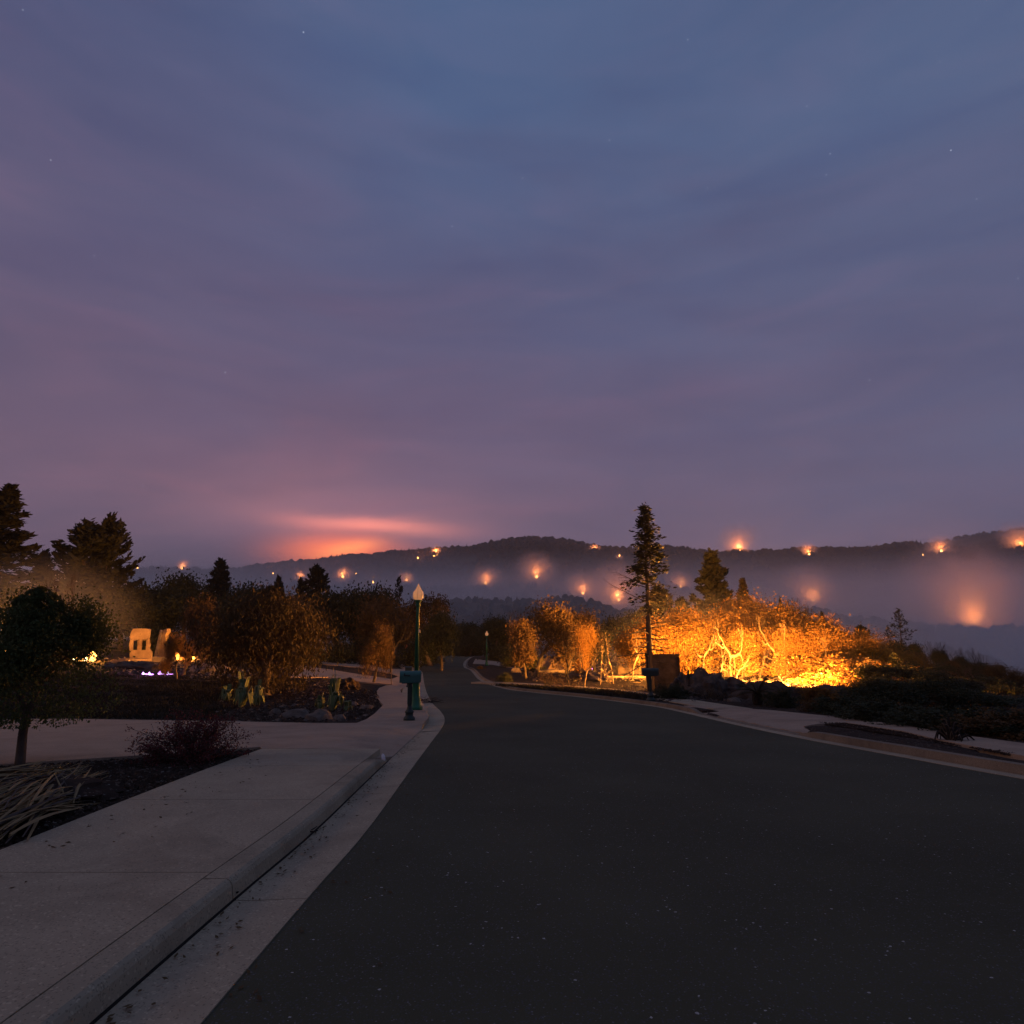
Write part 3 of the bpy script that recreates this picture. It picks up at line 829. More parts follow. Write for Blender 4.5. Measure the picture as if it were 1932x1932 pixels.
# ------------------------------------------------------------------ street lamps
def street_lamp(u, vtop, vb, y, label):
    p = gp(u, vb, KH); x, y = p.x, p.y
    z = g1(x, y) + KH - .005
    H = at(u, vtop, y).z - z
    root = empty('street_lamp', (x, y, z), label, 'street lamp', 'post top street lamps')
    k = H / 3.6
    bm = bmesh.new()
    lathe(bm, [(.20 * k, 0), (.20 * k, .09), (.185 * k, .12), (.15 * k, .15), (.145 * k, .30), (.125 * k, .36), (.11 * k, .42), (.105 * k, .98), (.12 * k, 1.0), (.12 * k, 1.05), (.085 * k, 1.1), (.072 * k, 1.14)], 16)
    link('base', bm_mesh('base', bm, M['green_paint'], True), root)
    bm = bmesh.new(); lathe(bm, [(.068 * k, 1.10), (.046 * k, 2.90 * k), (.046 * k, H - .72)], 12)
    link('pole', bm_mesh('pole', bm, M['green_paint'], True), root)
    bm = bmesh.new(); lathe(bm, [(.046 * k, H - .74), (.075, H - .66), (.06, H - .62), (.095, H - .56), (.12, H - .53), (.12, H - .51), (.05, H - .505)], 16)
    link('collar', bm_mesh('collar', bm, M['green_paint'], True), root)
    bm = bmesh.new()
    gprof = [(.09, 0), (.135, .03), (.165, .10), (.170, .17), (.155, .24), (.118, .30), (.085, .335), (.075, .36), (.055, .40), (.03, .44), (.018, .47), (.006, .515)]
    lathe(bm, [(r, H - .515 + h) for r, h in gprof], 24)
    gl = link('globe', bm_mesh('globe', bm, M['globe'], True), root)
    for i in range(8):
        a = i * math.pi / 4; bmr = bmesh.new()
        pts = [(r * 1.012, H - .515 + h) for r, h in gprof[1:9]]
        vs = []
        for (r, h) in pts:
            for da in (-.03, .03): vs.append(bmr.verts.new((r * math.cos(a + da), r * math.sin(a + da), h)))
        for j in range(len(pts) - 1): bmr.faces.new((vs[2 * j], vs[2 * j + 1], vs[2 * j + 3], vs[2 * j + 2]))
        bmesh.ops.solidify(bmr, geom=bmr.faces[:], thickness=.004)
        link('rib', bm_mesh('rib', bmr, M['glass_rib']), gl)
    return root, H
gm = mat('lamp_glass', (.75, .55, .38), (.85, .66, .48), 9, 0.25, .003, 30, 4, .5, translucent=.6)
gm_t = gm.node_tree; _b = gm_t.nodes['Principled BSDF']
_b.inputs['Emission Color'].default_value = (1, .50, .22, 1); _b.inputs['Emission Strength'].default_value = .5  # warm glow added to the globe as emission, standing in for firelight
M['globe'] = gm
M['glass_rib'] = mat('lamp_glass_rib', (.62, .44, .30), rough=.3, spec=.5)
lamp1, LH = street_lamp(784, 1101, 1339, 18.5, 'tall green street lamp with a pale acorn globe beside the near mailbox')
bm = bmesh.new(); bx(bm, (.066, -.03, LH * .617), (.035, .03, .09)); bmesh.ops.bevel(bm, geom=bm.edges[:], offset=.006, segments=1)
link('tag', bm_mesh('tag', bm, M['white']), lamp1)
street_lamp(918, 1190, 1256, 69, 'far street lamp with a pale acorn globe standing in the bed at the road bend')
bm = bmesh.new(); p3 = gp(869, 1233, KH)

# ------------------------------------------------------------------ mailboxes
def mailbox(u, vb, hm, label, two=False, rz=0.0, col='teal_paint', post=True, w=.56, s=1.0):
    p = gp(u, vb, KH)
    root = empty('mailbox', (p.x, p.y, g1(p.x, p.y) + KH - .004), label, 'mailbox', None, None, rz)
    bm = bmesh.new()
    lathe(bm, [(.175 * s, 0), (.175 * s, .05), (.155 * s, .085), (.12 * s, .11), (.115 * s, .17), (.135 * s, .19), (.135 * s, .215), (.095 * s, .25), (.075 * s, .30), (.066 * s, .34)], 18)
    link('base', bm_mesh('base', bm, M['black_paint'], True), root)
    bm = bmesh.new(); lathe(bm, [(.062 * s, .32), (.062 * s, hm - .33), (.08 * s, hm - .31), (.08 * s, hm - .27)], 14)
    for i in range(10):
        a = i * .628; bx(bm, (.062 * s * math.cos(a), .062 * s * math.sin(a), (hm) / 2), (.012, .012, hm - .75), Matrix.Rotation(a, 3, 'Z'))
    link('post', bm_mesh('post', bm, M['black_paint']), root)
    # box: rounded top along x
    bm = bmesh.new(); n = 10; hw = w / 2; dpt = .15; zb = hm - .27; zs = hm - .11
    ring = [(-dpt / 1.0, zb), (-dpt, zs)] + [(-dpt * math.cos(math.pi * i / n), zs + .11 * math.sin(math.pi * i / n)) for i in range(1, n)] + [(dpt, zs), (dpt, zb)]
    a = [bm.verts.new((-hw, q, z)) for q, z in ring]; b = [bm.verts.new((hw, q, z)) for q, z in ring]
    for i in range(len(ring)): j = (i + 1) % len(ring); bm.faces.new((a[i], a[j], b[j], b[i]))
    bm.faces.new(a[::-1]); bm.faces.new(b)
    bmesh.ops.bevel(bm, geom=[e for e in bm.edges], offset=.004, segments=1)
    body = link('box', bm_mesh('box', bm, M[col]), root)
    bm = bmesh.new(); a = [bm.verts.new((hw + .002, q * .97, zb + (z - zb) * .97 + .004)) for q, z in ring]; b = [bm.verts.new((hw + .016, q * .97, zb + (z - zb) * .97 + .004)) for q, z in ring]
    for i in range(len(ring)): j = (i + 1) % len(ring); bm.faces.new((a[i], a[j], b[j], b[i]))
    bm.faces.new(a[::-1]); bm.faces.new(b)
    door = link('door', bm_mesh('door', bm, M[col]), root)
    bm = bmesh.new(); bx(bm, (hw + .028, 0, zs + .05), (.02, .05, .012)); link('handle', bm_mesh('handle', bm, M['black_paint']), door)
    bm = bmesh.new(); bx(bm, (-.06, -dpt - .008, zs + .01), (.13, .01, .03)); bx(bm, (-.13, -dpt - .008, zs + .03), (.03, .01, .07))
    link('flag', bm_mesh('flag', bm, M['black_paint']), root)
    bm = bmesh.new(); bx(bm, (0, 0, zb - .012), (w * .8, .2, .02)); link('bracket', bm_mesh('bracket', bm, M['black_paint']), root)
    return root
mailbox(772, 1359, 1.17, 'teal green mailbox on a thick fluted black post in front of the near street lamp', rz=.12, w=.50, s=.8)
mailbox(770, 1296, 1.12, 'small dark green mailbox farther along the sidewalk behind the near lamp post', rz=.1, w=.36, col='black_paint', s=.6)
mailbox(1228, 1322, 1.22, 'dark teal mailbox in front of the scorched panel across the road', rz=-.1, w=.62, col='black_paint')
def stake(u, vt, vb, label, m, w=.03):
    p = gp(u, vb, KH); z = g1(p.x, p.y) + KH - .02; H = at(u, vt, p.y).z - z
    root = empty('marker_stake', (p.x, p.y, z), label, 'marker')
    bm = bmesh.new(); lathe(bm, [(w / 2, 0), (w / 2, H * .98), (w / 3, H)], 8); link('rod', bm_mesh('rod', bm, m, True), root)
    return root, H
stake(738, 1262, 1292, 'thin grey stake at the edge of the middle driveway', M['stone'], .05)
r_, h_ = stake(766, 1216, 1240, 'thin stake with a small orange plate beside the far walk', M['char'], .04)
bm = bmesh.new(); bx(bm, (0, -.03, h_ - .22), (.26, .02, .5)); bmesh.ops.bevel(bm, geom=bm.edges[:], offset=.01, segments=1); link('plate', bm_mesh('plate', bm, M['orange']), r_)

# ------------------------------------------------------------------ rocks, litter and debris in the near beds
ROCK = [rock_mesh('boulder', M['stone'], s * 3.1) for s in range(4)]
def rock(u, v, w, h, label, k=0, rz=0.0, h0=KH):
    p = gp(u, v, h0); W = w / F * p.y
    o = link('boulder', ROCK[k % 4], None, (p.x, p.y, g1(p.x, p.y) + h0 - .04), (0, 0, rz), (W / 2, W * .4, h / F * p.y / 1.1))
    tag(o, label, 'rock')
rock(560, 1350, 60, 16, 'flat brown boulder between the two agave clumps', 0, .3)
rock(604, 1356, 56, 22, 'largest boulder at the tip of the planted bed', 1, 1)
rock(640, 1358, 34, 14, 'small boulder right of the largest one', 2, 2)
rock(692, 1336, 30, 10, 'pale flat stone near the curved edge of the bed', 3, .4)
rock(668, 1330, 24, 9, 'stone behind the pale flat stone', 1, 1.4)
rock(520, 1345, 24, 12, 'stone right of the left agave clump', 2, .9)
rock(656, 1284, 26, 7, 'low dark stone on the edge of the strip between driveways', 3)
rock(974, 1268, 22, 10, 'orange lit boulder in the bed at the road bend', 0)
rock(1385, 1322, 26, 9, 'stone on the right bed left of the cycad', 1)
rock(1300, 1318, 20, 8, 'stone in the bed below the carved stone heap', 2)
# soil clods and bark chips on the near strip
def chips(name, polys, n, size, m, h=KH - .02, flat=.5):
    V = []; Fs = []
    rs = random.Random(3); tot = 0
    xs = [p[0] for p in polys]; ys = [p[1] for p in polys]
    while tot < n:
        x, y = rs.uniform(min(xs), max(xs)), rs.uniform(min(ys), max(ys))
        if not inside(np.array([x]), np.array([y]), polys)[0]: continue
        s = size * rs.uniform(.4, 1.6); z = g1(x, y) + h; a = rs.uniform(0, 6.28); b = len(V)
        ca, sa = math.cos(a), math.sin(a)
        for dx, dy, dz in ((-1, -.5, 0), (1, -.6, 0), (.9, .5, 0), (-.8, .6, 0), (-.1, 0, flat), (.5, .1, flat * .8)):
            V.append((x + (dx * ca - dy * sa) * s, y + (dx * sa + dy * ca) * s, z + dz * s + rs.uniform(-.2, .3) * s))
        for f in ((0, 1, 5, 4), (1, 2, 5), (2, 3, 4, 5), (3, 0, 4)): Fs.append(tuple(b + i for i in f))
        tot += 1
    o = link(name, mesh(name, V, Fs, m)); o['kind'] = 'stuff'
strip = [(sw_left(3) - .02, 3)] + [(sw_left(yend) - .05, yend)] + P_([(480, 1412), (250, 1428), (0, 1444), (-160, 1454)]) + P_([(-500, 1800)])
chips('soil_clods', strip, 5000, .022, M['soil'])
chips('bark_chips', strip, 900, .016, M['stone'], flat=.2)
bedL = P_([(400, 1359), (600, 1363), (690, 1355), (720, 1330), (710, 1304), (620, 1280), (560, 1280), (420, 1300)])
chips('soil_clods', bedL, 4500, .05, M['soil'])
chips('rubble', bedL, 260, .07, M['stone'])
bedR = P_([(1540, 1362), (1600, 1364), (1704, 1381), (1762, 1395), (1821, 1407), (1925, 1421), (1900, 1421), (1700, 1386)])
chips('soil_clods', bedR, 2500, .03, M['soil'])
bedB = P_([(925, 1292), (960, 1293), (1074, 1299), (1165, 1306), (1240, 1316), (1225, 1321), (1100, 1308), (1000, 1300), (945, 1293)])
chips('soil_clods', bedB, 3000, .05, M['soil'])
# grass and burnt ground cover of the dark lawn
def tufts(name, poly, n, hgt, m):
    rs = np.random.default_rng(4); xs = [p[0] for p in poly]; ys = [p[1] for p in poly]
    X = rs.uniform(min(xs), max(xs), n * 3); Y = rs.uniform(min(ys), max(ys), n * 3)
    k = inside(X, Y, poly); X, Y = X[k][:n], Y[k][:n]; n = len(X)
    Zg = g(X, Y) + KH - .05; a = rs.uniform(0, 6.28, n); s = hgt * rs.uniform(.4, 1.4, n)
    w = s * .18
    lean = rs.normal(size=(n, 2)) * s[:, None] * .5
    V = np.stack([np.stack([X - np.cos(a) * w, Y - np.sin(a) * w, Zg], -1), np.stack([X + np.cos(a) * w, Y + np.sin(a) * w, Zg], -1),
                  np.stack([X + lean[:, 0], Y + lean[:, 1], Zg + s], -1)], 1).reshape(-1, 3)
    o = link(name, mesh(name, V, np.arange(n * 3).reshape(-1, 3), m)); o['kind'] = 'stuff'
lawn = P_([(-150, 1353), (130, 1353), (400, 1357), (470, 1320), (600, 1285), (560, 1280), (400, 1276), (0, 1272), (-150, 1272)])
tufts('lawn_grass', lawn, 60000, .09, M['grass'])
lawn2 = P_([(565, 1234), (624, 1238), (672, 1246), (728, 1259), (755, 1259), (745, 1252), (700, 1240), (620, 1228), (565, 1226)])
tufts('bank_grass', lawn2, 16000, .12, M['grass'])
tufts('ground_cover', bedB, 14000, .16, M['grass'])
tufts('ground_cover', strip, 2500, .035, M['grass'])

# litter at the kerb end, twig in the gutter, leaves at the drain
p = gp(727, 1423, KH); bm = bmesh.new(); bmesh.ops.create_icosphere(bm, subdivisions=3, radius=.038)
for v in bm.verts: v.co *= 1 + .5 * noise.noise(v.co * 22); v.co.x *= .8; v.co.z = max(v.co.z * 1.5, -.03)
o = link('crumpled_bag', bm_mesh('crumpled_bag', bm, M['litter']), None, (p.x - .03, p.y, g1(p.x, p.y) + .06)); tag(o, 'crumpled white plastic bag lying on the end of the kerb', 'litter')
def twig_obj(u, v, h, L, label, n=7, name='twig', seed=1):
    p = gp(u, v, h); rs = random.Random(seed); segs = []
    for i in range(n):
        a = rs.uniform(0, 6.28); d = Vector((math.cos(a), math.sin(a), rs.uniform(.0, .4))); q = Vector((0, 0, .01))
        for k in range(3):
            q2 = q + (d + Vector((rs.gauss(0, .3), rs.gauss(0, .3), rs.gauss(0, .1)))) * L / 3; q2.z = max(q2.z, .006)
            segs.append((tuple(q), tuple(q2), .006, .003)); q = q2
    V, Fq = tubes(segs, 4); o = link(name, mesh(name, V, Fq, M['char']), None, (p.x, p.y, g1(p.x, p.y) + h)); tag(o, label, 'debris')
twig_obj(577, 1573, 0.0, .10, 'black weed sprouting from the gutter joint halfway along the near kerb')
twig_obj(440, 1690, 0.0, .05, 'tiny weed at the crossing of gutter joints', 4, seed=2)
twig_obj(812, 1325, 0.02, .5, 'tangle of washed up twigs in the drain beside the street lamp', 40, 'twig_pile', 3)
twig_obj(800, 1322, 0.06, .4, 'smaller tangle of twigs against the kerb by the street lamp', 26, 'twig_pile', 4)

# dead leaves and grit gathered in the gutter and on the walk
def leaf_litter(name, P, n, o0, o1, h, seed):
    r_ = np.random.default_rng(seed); N_ = normals(P); i = r_.integers(0, len(P) - 1, n); t = r_.uniform(0, 1, n)
    # gathered in patches
    o = o0 + (o1 - o0) * r_.beta(5, 1.2, n); V = []
    for k_, (a, b, c) in enumerate(zip(i, t, o)):
        p = P[a].lerp(P[a + 1], float(b)) + N_[a] * float(c); z = g1(p.x, p.y) + h + .004; s = .009 * r_.uniform(.5, 1.6); an = r_.uniform(0, 6.28); dx, dy = math.cos(an) * s, math.sin(an) * s
        V += [(p.x - dx * 1.5, p.y - dy * 1.5, z), (p.x + dy * .7, p.y - dx * .7, z + r_.uniform(0, .006)), (p.x + dx * 1.5, p.y + dy * 1.5, z + r_.uniform(0, .008)), (p.x - dy * .7, p.y + dx * .7, z)]
    ob = link(name, mesh(name, V, np.arange(n * 4).reshape(-1, 4), M['leaf_brown'])); ob['kind'] = 'stuff'
leaf_litter('leaf_litter', [p for p in Lres if 1.5 < p.y < 16], 420, .02, GW - .02, 0, 1)
leaf_litter('leaf_litter', [p for p in Lres if 1.5 < p.y < 16], 160, -1.2, .0, .004, 2)
leaf_litter('leaf_litter', [p for p in Lres if 1.5 < p.y < 9], 140, KB + .1, KB + 1.5, KH - .003, 3)

# ------------------------------------------------------------------ cut palm blades at the left edge
def blade_mesh(seed, m, L=1.0, w=.02):
    rs = random.Random(seed); V = []; Fs = []; n = 7
    b1, b2 = rs.uniform(-.06, .06), rs.uniform(-.06, -.01)
    for i in range(n + 1):
        t = i / n; ww = w * (math.sin(math.pi * min(t * .9 + .08, 1)) ** .6) * (1 - .3 * t)
        x = t * L; y = b1 * t * t * L; z = b2 * t * t * L + .02 * math.sin(t * 5)
        V += [(x, y - ww / 2, z), (x, y, z + ww * .25), (x, y + ww / 2, z), (x, y, z - .003)]
    for i in range(n):
        for j in range(4): a = i * 4 + j; b = i * 4 + (j + 1) % 4; Fs.append((a, b, b + 4, a + 4))
    Fs.append((3, 2, 1, 0)); Fs.append(tuple(range(n * 4, n * 4 + 4)))
    return mesh('blade', V, Fs, m)
BL = [blade_mesh(i, M['frond'] if i % 3 else M['frond_grey'], w=.014 + .006 * (i % 3)) for i in range(9)]
pc = gp(60, 1500, KH); pz = g1(pc.x, pc.y) + KH
pile = empty('palm_blade_pile', (pc.x, pc.y, pz), 'heap of dry yellow brown palm blades dumped on the soil at the left edge', 'plant debris')
rs = random.Random(9)
for i in range(298):
    grp = rs.random()
    if grp < .5:   # lower fan: tips spread to the right along the ground
        u0, v0 = rs.uniform(-120, 20), rs.uniform(1540, 1600); u1, v1 = rs.uniform(110, 205), rs.uniform(1465, 1512); h0, h1 = rs.uniform(.0, .12), rs.uniform(.0, .10)
    elif grp < .88:
        u0, v0 = rs.uniform(-140, 60), rs.uniform(1500, 1590); u1, v1 = rs.uniform(60, 170), rs.uniform(1452, 1480); h0, h1 = rs.uniform(.0, .2), rs.uniform(.04, .22)
    else:
        u0, v0 = rs.uniform(100, 150), rs.uniform(1480, 1520); u1, v1 = rs.uniform(90, 200), rs.uniform(1455, 1500); h0, h1 = .02, rs.uniform(.05, .25)
    a, b = gp(u0, v0, KH), gp(u1, v1, KH)
    A = Vector((a.x, a.y, g1(a.x, a.y) + KH + h0)); B = Vector((b.x, b.y, g1(b.x, b.y) + KH + h1 - .02))
    d = B - A; L = d.length
    q = d.to_track_quat('X', 'Z').to_euler()
    o = link('blade', rs.choice(BL), pile, A - Vector((pc.x, pc.y, pz)), (rs.uniform(-.6, .6), q.y, q.z), (L, min(L, 1.5), min(L, 1.2)))
# mulch under the heap
bm = bmesh.new(); bmesh.ops.create_icosphere(bm, subdivisions=4, radius=1)
for v in bm.verts:
    v.co *= 1 + .25 * noise.noise(v.co * 3); v.co = Vector((v.co.x * .95, v.co.y * .55, max(v.co.z, -.1) * .13))
link('mulch', bm_mesh('mulch', bm, M['soil']), pile, (-.15, .0, 0))

# ------------------------------------------------------------------ agaves
def agave(u, vb, vt, wpx, n, label, spike=False, seed=1, green=True, name='agave', droop=1.0, mats=None, wl=.11):
    p = gp(u, vb, KH); z = g1(p.x, p.y) + KH - .03; H = at(u, vt, p.y).z - z; W = wpx / F * p.y / 2
    root = empty(name, (p.x, p.y, z), label, 'agave' if name == 'agave' else 'cycad')
    rs = random.Random(seed); mm = mats or (M['agave'], M['agave_edge'])
    for i in range(n):
        a = i * 2.4 + rs.uniform(-.3, .3); f = i / n
        reach = W * rs.uniform(.55, 1.0) * (1 - .75 * f); top = H * rs.uniform(.5, .85) * (.55 + .6 * f)
        nn = 12; w = wl * rs.uniform(.8, 1.2); V = []; Fs = []
        pts = []
        for k in range(nn + 1):
            t = k / nn
            x = reach * (t ** .8); zz = top * (math.sin(min(t * 1.25, 1) * math.pi / 2)) if t < .6 or f > .6 else None
            if zz is None:
                tt = (t - .6) / .4; zz = top * (math.sin(.75 * math.pi / 2)) * (1.05 - droop * .85 * tt ** 1.3); x = reach * (.6 ** .8 + .28 * tt)
            pts.append((x, max(zz, .02)))
        for k, (x, zz) in enumerate(pts):
            t = k / nn; ww = w * (1 - t) ** .35 * (.75 + .5 * math.sin(t * 2.6)) if t < 1 else .004
            V += [(x, -ww, zz + .02), (x + .01, -ww * .8, zz + .005), (x + .015, 0, zz - .03), (x + .01, ww * .8, zz + .005), (x, ww, zz + .02), (x - .004, 0, zz - .005)]
        edge = []
        for k in range(nn):
            for j in range(6):
                A_, B_ = k * 6 + j, k * 6 + (j + 1) % 6; Fs.append((A_, B_, B_ + 6, A_ + 6)); edge.append(1 if j in (0, 3) else 0)
        me = mesh('leaf', V, Fs, mm[0]); me.materials.append(mm[1]); me.polygons.foreach_set('material_index', edge); me.update()
        link('leaf', me, root, rot=(rs.uniform(-.05, .05), rs.uniform(-.06, .06), a))
    if spike:
        for j in range(4):
            bm = bmesh.new(); lathe(bm, [(.03, 0), (.022, H * .5), (.003, H * rs.uniform(.85, 1.02))], 6)
            link('spike', bm_mesh('spike', bm, mm[0], True), root, loc=(rs.uniform(-.07, .07), rs.uniform(-.07, .07), 0), rot=(rs.uniform(-.05, .05), rs.uniform(-.05, .05), 0))
    return root
agave(428, 1322, 1288, 42, 12, 'small round agave with curled leaves at the left of the left clump', seed=2, wl=.09)
agave(455, 1334, 1262, 62, 18, 'tall agave with broad yellow edged leaves in the middle of the left clump', seed=3, spike=True, wl=.10)
agave(486, 1330, 1272, 44, 13, 'agave with drooping blunt leaves at the right of the left clump', seed=4, wl=.10)
agave(628, 1340, 1266, 50, 15, 'agave with a bundle of upright spikes in front of the low mound', seed=5, spike=True, wl=.09)
agave(604, 1338, 1302, 34, 10, 'low dark agave left of the spiked agave', seed=6, wl=.08)
agave(655, 1340, 1312, 34, 8, 'collapsed pale agave on the ground right of the spiked one', seed=7, wl=.08, droop=1.2)
agave(1794, 1396, 1352, 84, 18, 'dark stripped agave on the strip in front of the right sidewalk', seed=8, mats=(M['char'], M['bark']), wl=.03, droop=1.1)
agave(679, 1254, 1240, 14, 8, 'tiny burnt agave on the strip between the driveways', seed=12, mats=(M['char'], M['bark']), wl=.05)
# cycad: palm fronds with leaflets
def cycad(u, vb, vt, wpx, label, seed=1, n=16):
    p = gp(u, vb, KH); z = g1(p.x, p.y) + KH - .03; H = at(u, vt, p.y).z - z; W = wpx / F * p.y / 2
    root = empty('cycad', (p.x, p.y, z), label, 'palm')
    bm = bmesh.new(); lathe(bm, [(.16, 0), (.20, H * .18), (.18, H * .34), (.08, H * .4)], 10)
    for v in bm.verts: v.co += Vector((noise.noise(v.co * 9), noise.noise(v.co * 9 + Vector((4, 0, 0))), 0)) * .05
    link('trunk', bm_mesh('trunk', bm, M['char']), root)
    rs = random.Random(seed)
    for i in range(n):
        a = i * 2.4; el_ = rs.uniform(.15, 1.25); L = W * rs.uniform(.8, 1.1) / max(.5, math.cos(el_) ** .5); L = min(L, H * .75)
        q = Vector((0, 0, H * .36)); d = Vector((math.cos(el_), 0, math.sin(el_))); segs = []; C = []; A_ = []
        for k in range(9):
            d = (d + Vector((0, 0, -.09))).normalized(); q2 = q + d * L / 9
            segs.append((tuple(q), tuple(q2), .012, .010)); 
            for s in (-1, 1):
                for m_ in (.25, .75):
                    c = q.lerp(q2, m_); ax = Vector((d.x * .7, s, .25)); ll = .22 * math.sin(math.pi * (k + m_ + .6) / 10.2) + .03
                    C.append(tuple(c + ax.normalized() * ll * .5)); A_.append((tuple(ax.normalized()), ll))
            q = q2
        V, Fq = tubes(segs, 4); V2 = []; F2 = []
        for c, (ax, ll) in zip(C, A_):
            c = Vector(c); ax = Vector(ax); b = len(V) + len(V2)
            s = ax.cross(Vector((0, 0, 1))).normalized() * .017
            for pnt in (c - ax * ll * .5 - s, c - ax * ll * .5 + s, c + ax * ll * .5 + s * .2, c + ax * ll * .5 - s * .2): V2.append(tuple(pnt))
            F2.append((b, b + 1, b + 2, b + 3))
        me = mesh('frond', np.concatenate([V, np.array(V2)]), np.concatenate([Fq, np.array(F2)]), M['leaf_dark'])
        link('frond', me, root, rot=(0, 0, a + rs.uniform(-.2, .2)))
cycad(1430, 1328, 1272, 92, 'dark cycad with raised arching fronds silhouetted against the fire', 2, 18)

# ------------------------------------------------------------------ ruins
def prism(bm, pts, y0, y1):
    """extrude an outline in the xz plane between y0 and y1"""
    a = [bm.verts.new((x, y0, z)) for x, z in pts]; b = [bm.verts.new((x, y1, z)) for x, z in pts]
    for i in range(len(pts)): j = (i + 1) % len(pts); bm.faces.new((a[i], a[j], b[j], b[i]))
    bm.faces.new(a[::-1]); bm.faces.new(b)
def base_at(u, v, h=0.1):
    p = gp(u, v, h); return Vector((p.x, p.y, g1(p.x, p.y) + h - .05)), p.y / F
# wall with two window openings
b0, k = base_at(262, 1245)
w_ = lambda px: px * k
root = empty('ruined_wall', b0, 'standing piece of burnt stucco wall with two empty window openings', 'ruin', rz=.1)
bm = bmesh.new()
X = [w_(v) for v in (-17, -13, -2.2, 2.2, 13, 17)]; T0, T1 = w_(34), w_(51)
prism(bm, [(w_(-14), 0), (w_(22), 0), (w_(21), w_(16)), (w_(17), w_(20)), (X[4], w_(18)), (X[1], w_(18)), (w_(-16), w_(12))], -.14, .14)
prism(bm, [(w_(-18.5), w_(40)), (X[1], w_(38)), (X[4], w_(39)), (w_(14.5), w_(41)), (w_(15.5), w_(56)), (w_(12), w_(58)), (w_(-14), w_(58)), (w_(-17), w_(52))], -.14, .14)
prism(bm, [(w_(-16), w_(18.1)), (X[1], w_(18.1)), (X[1], w_(37.9)), (w_(-17), w_(38)), (w_(-18), w_(30))], -.14, .14)
prism(bm, [(X[2], w_(18.1)), (X[3], w_(18.1)), (X[3], w_(38.3)), (X[2], w_(38.2))], -.12, .12)
prism(bm, [(X[4], w_(18.1)), (w_(18), w_(18.1)), (w_(16), w_(24)), (w_(17.5), w_(29)), (w_(15), w_(33)), (w_(15), w_(38.8)), (X[4], w_(38.8))], -.14, .14)
link('wall', bm_mesh('wall', bm, M['stucco']), root)
for (xa, xb) in ((X[1], X[2]), (X[3], X[4])):
    bm = bmesh.new(); t = .04
    for c, s in ((((xa + xb) / 2, -.12, w_(18.1) + t / 2), (xb - xa - .01, .08, t)), (((xa + xb) / 2, -.12, w_(37.9) - t / 2), (xb - xa - .01, .08, t)),
                 ((xa + t / 2 + .005, -.12, w_(28)), (t, .08, w_(19) - .09)), ((xb - t / 2 - .005, -.12, w_(28)), (t, .08, w_(19) - .09))): bx(bm, c, s)
    link('window_frame', bm_mesh('window_frame', bm, M['stucco']), root)
b0, k = base_at(308, 1243)
root = empty('ruined_chimney', b0, 'jagged wedge of burnt wall right of the wall with two windows', 'ruin', rz=-.2)
bm = bmesh.new(); prism(bm, [(w_(-12), 0), (w_(30), 0), (w_(29), w_(10)), (w_(20), w_(18)), (w_(12), w_(24)), (w_(5), w_(36)), (w_(4), w_(44)), (w_(7), w_(50)), (w_(6), w_(56)), (w_(-5), w_(53)), (w_(-9), w_(30))], -.2, .2)
link('wall', bm_mesh('wall', bm, M['stucco']), root)
bm = bmesh.new(); prism(bm, [(w_(-15), 0), (w_(-8), 0), (w_(-2), w_(53)), (w_(-6), w_(54))], -.32, -.21); link('fluted_face', bm_mesh('fluted_face', bm, M['rubble']), root)
# low walls and shelves of the left ruin
def block(u, vb, w, h, d, m, name, label, cat, rz=0.0, tilt=0.0, rag=.15, up=0.0):
    b0, k = base_at(u, vb); bm = bmesh.new()
    n = max(4, int(w / 5)); rs = random.Random(int(u * 7 + vb))
    pts = [(-w / 2 * k, 0), (w / 2 * k, 0)] + [((w / 2 - w * i / n) * k, h * k * (1 - rag * rs.random())) for i in range(n + 1)]
    prism(bm, pts, -d / 2, d / 2)
    o = link(name, bm_mesh(name, bm, m), None, (b0.x, b0.y, b0.z + up), (tilt, 0, rz)); tag(o, label, cat); return o
block(262, 1246, 60, 5, .5, M['stucco'], 'low_wall', 'long low sill wall below the two window ruin', 'ruin', .05)
block(342, 1244, 60, 9, .5, M['stucco'], 'low_wall', 'low lit wall fragment behind the flat topped little tree', 'ruin', -.1, rag=.5)
block(300, 1250, 22, 13, .4, M['rubble'], 'low_wall', 'short broken pier in front of the jagged wedge', 'ruin', .2)
block(405, 1172 + 60, 50, 28, .3, M['panel'], 'low_wall', 'dim standing wall to the right of the golden brown feathery tree', 'ruin', 0, rag=.05)
def roofslab(u, v, w, h, m, label, rz=0.0, lift=.1, pitch=.5):
    b0, k = base_at(u, v); bm = bmesh.new()
    prism(bm, [(-w / 2 * k, 0), (w / 2 * k, 0), (w * .42 * k, h * k * .8), (w * .1 * k, h * k), (-w * .15 * k, h * k * .72)], -.06, .06)
    for i in range(6): bx(bm, ((-w / 2 + w * (i + .5) / 6) * k * .8, -.08, h * k * .3), (.03, .04, h * k * .5))
    o = link('roof_fragment', bm_mesh('roof_fragment', bm, m), None, (b0.x, b0.y, b0.z + lift), (-pitch, 0, rz)); tag(o, label, 'ruin')
roofslab(1058, 1264, 48, 40, M['stucco'], 'steep lit roof fragment left of the leaning chimney stub', .1)
roofslab(1028, 1263, 34, 24, M['stucco'], 'smaller lit roof fragment at the left end of the right ruin', -.2)
roofslab(1172, 1248, 40, 24, M['rubble'], 'pinkish fallen roof slab between the thin trunks and the pine', .2, pitch=.8)
roofslab(1212, 1244, 28, 34, M['rubble'], 'tilted fallen slab beside the pine trunk', -.3)
b0, k = base_at(1078, 1266)
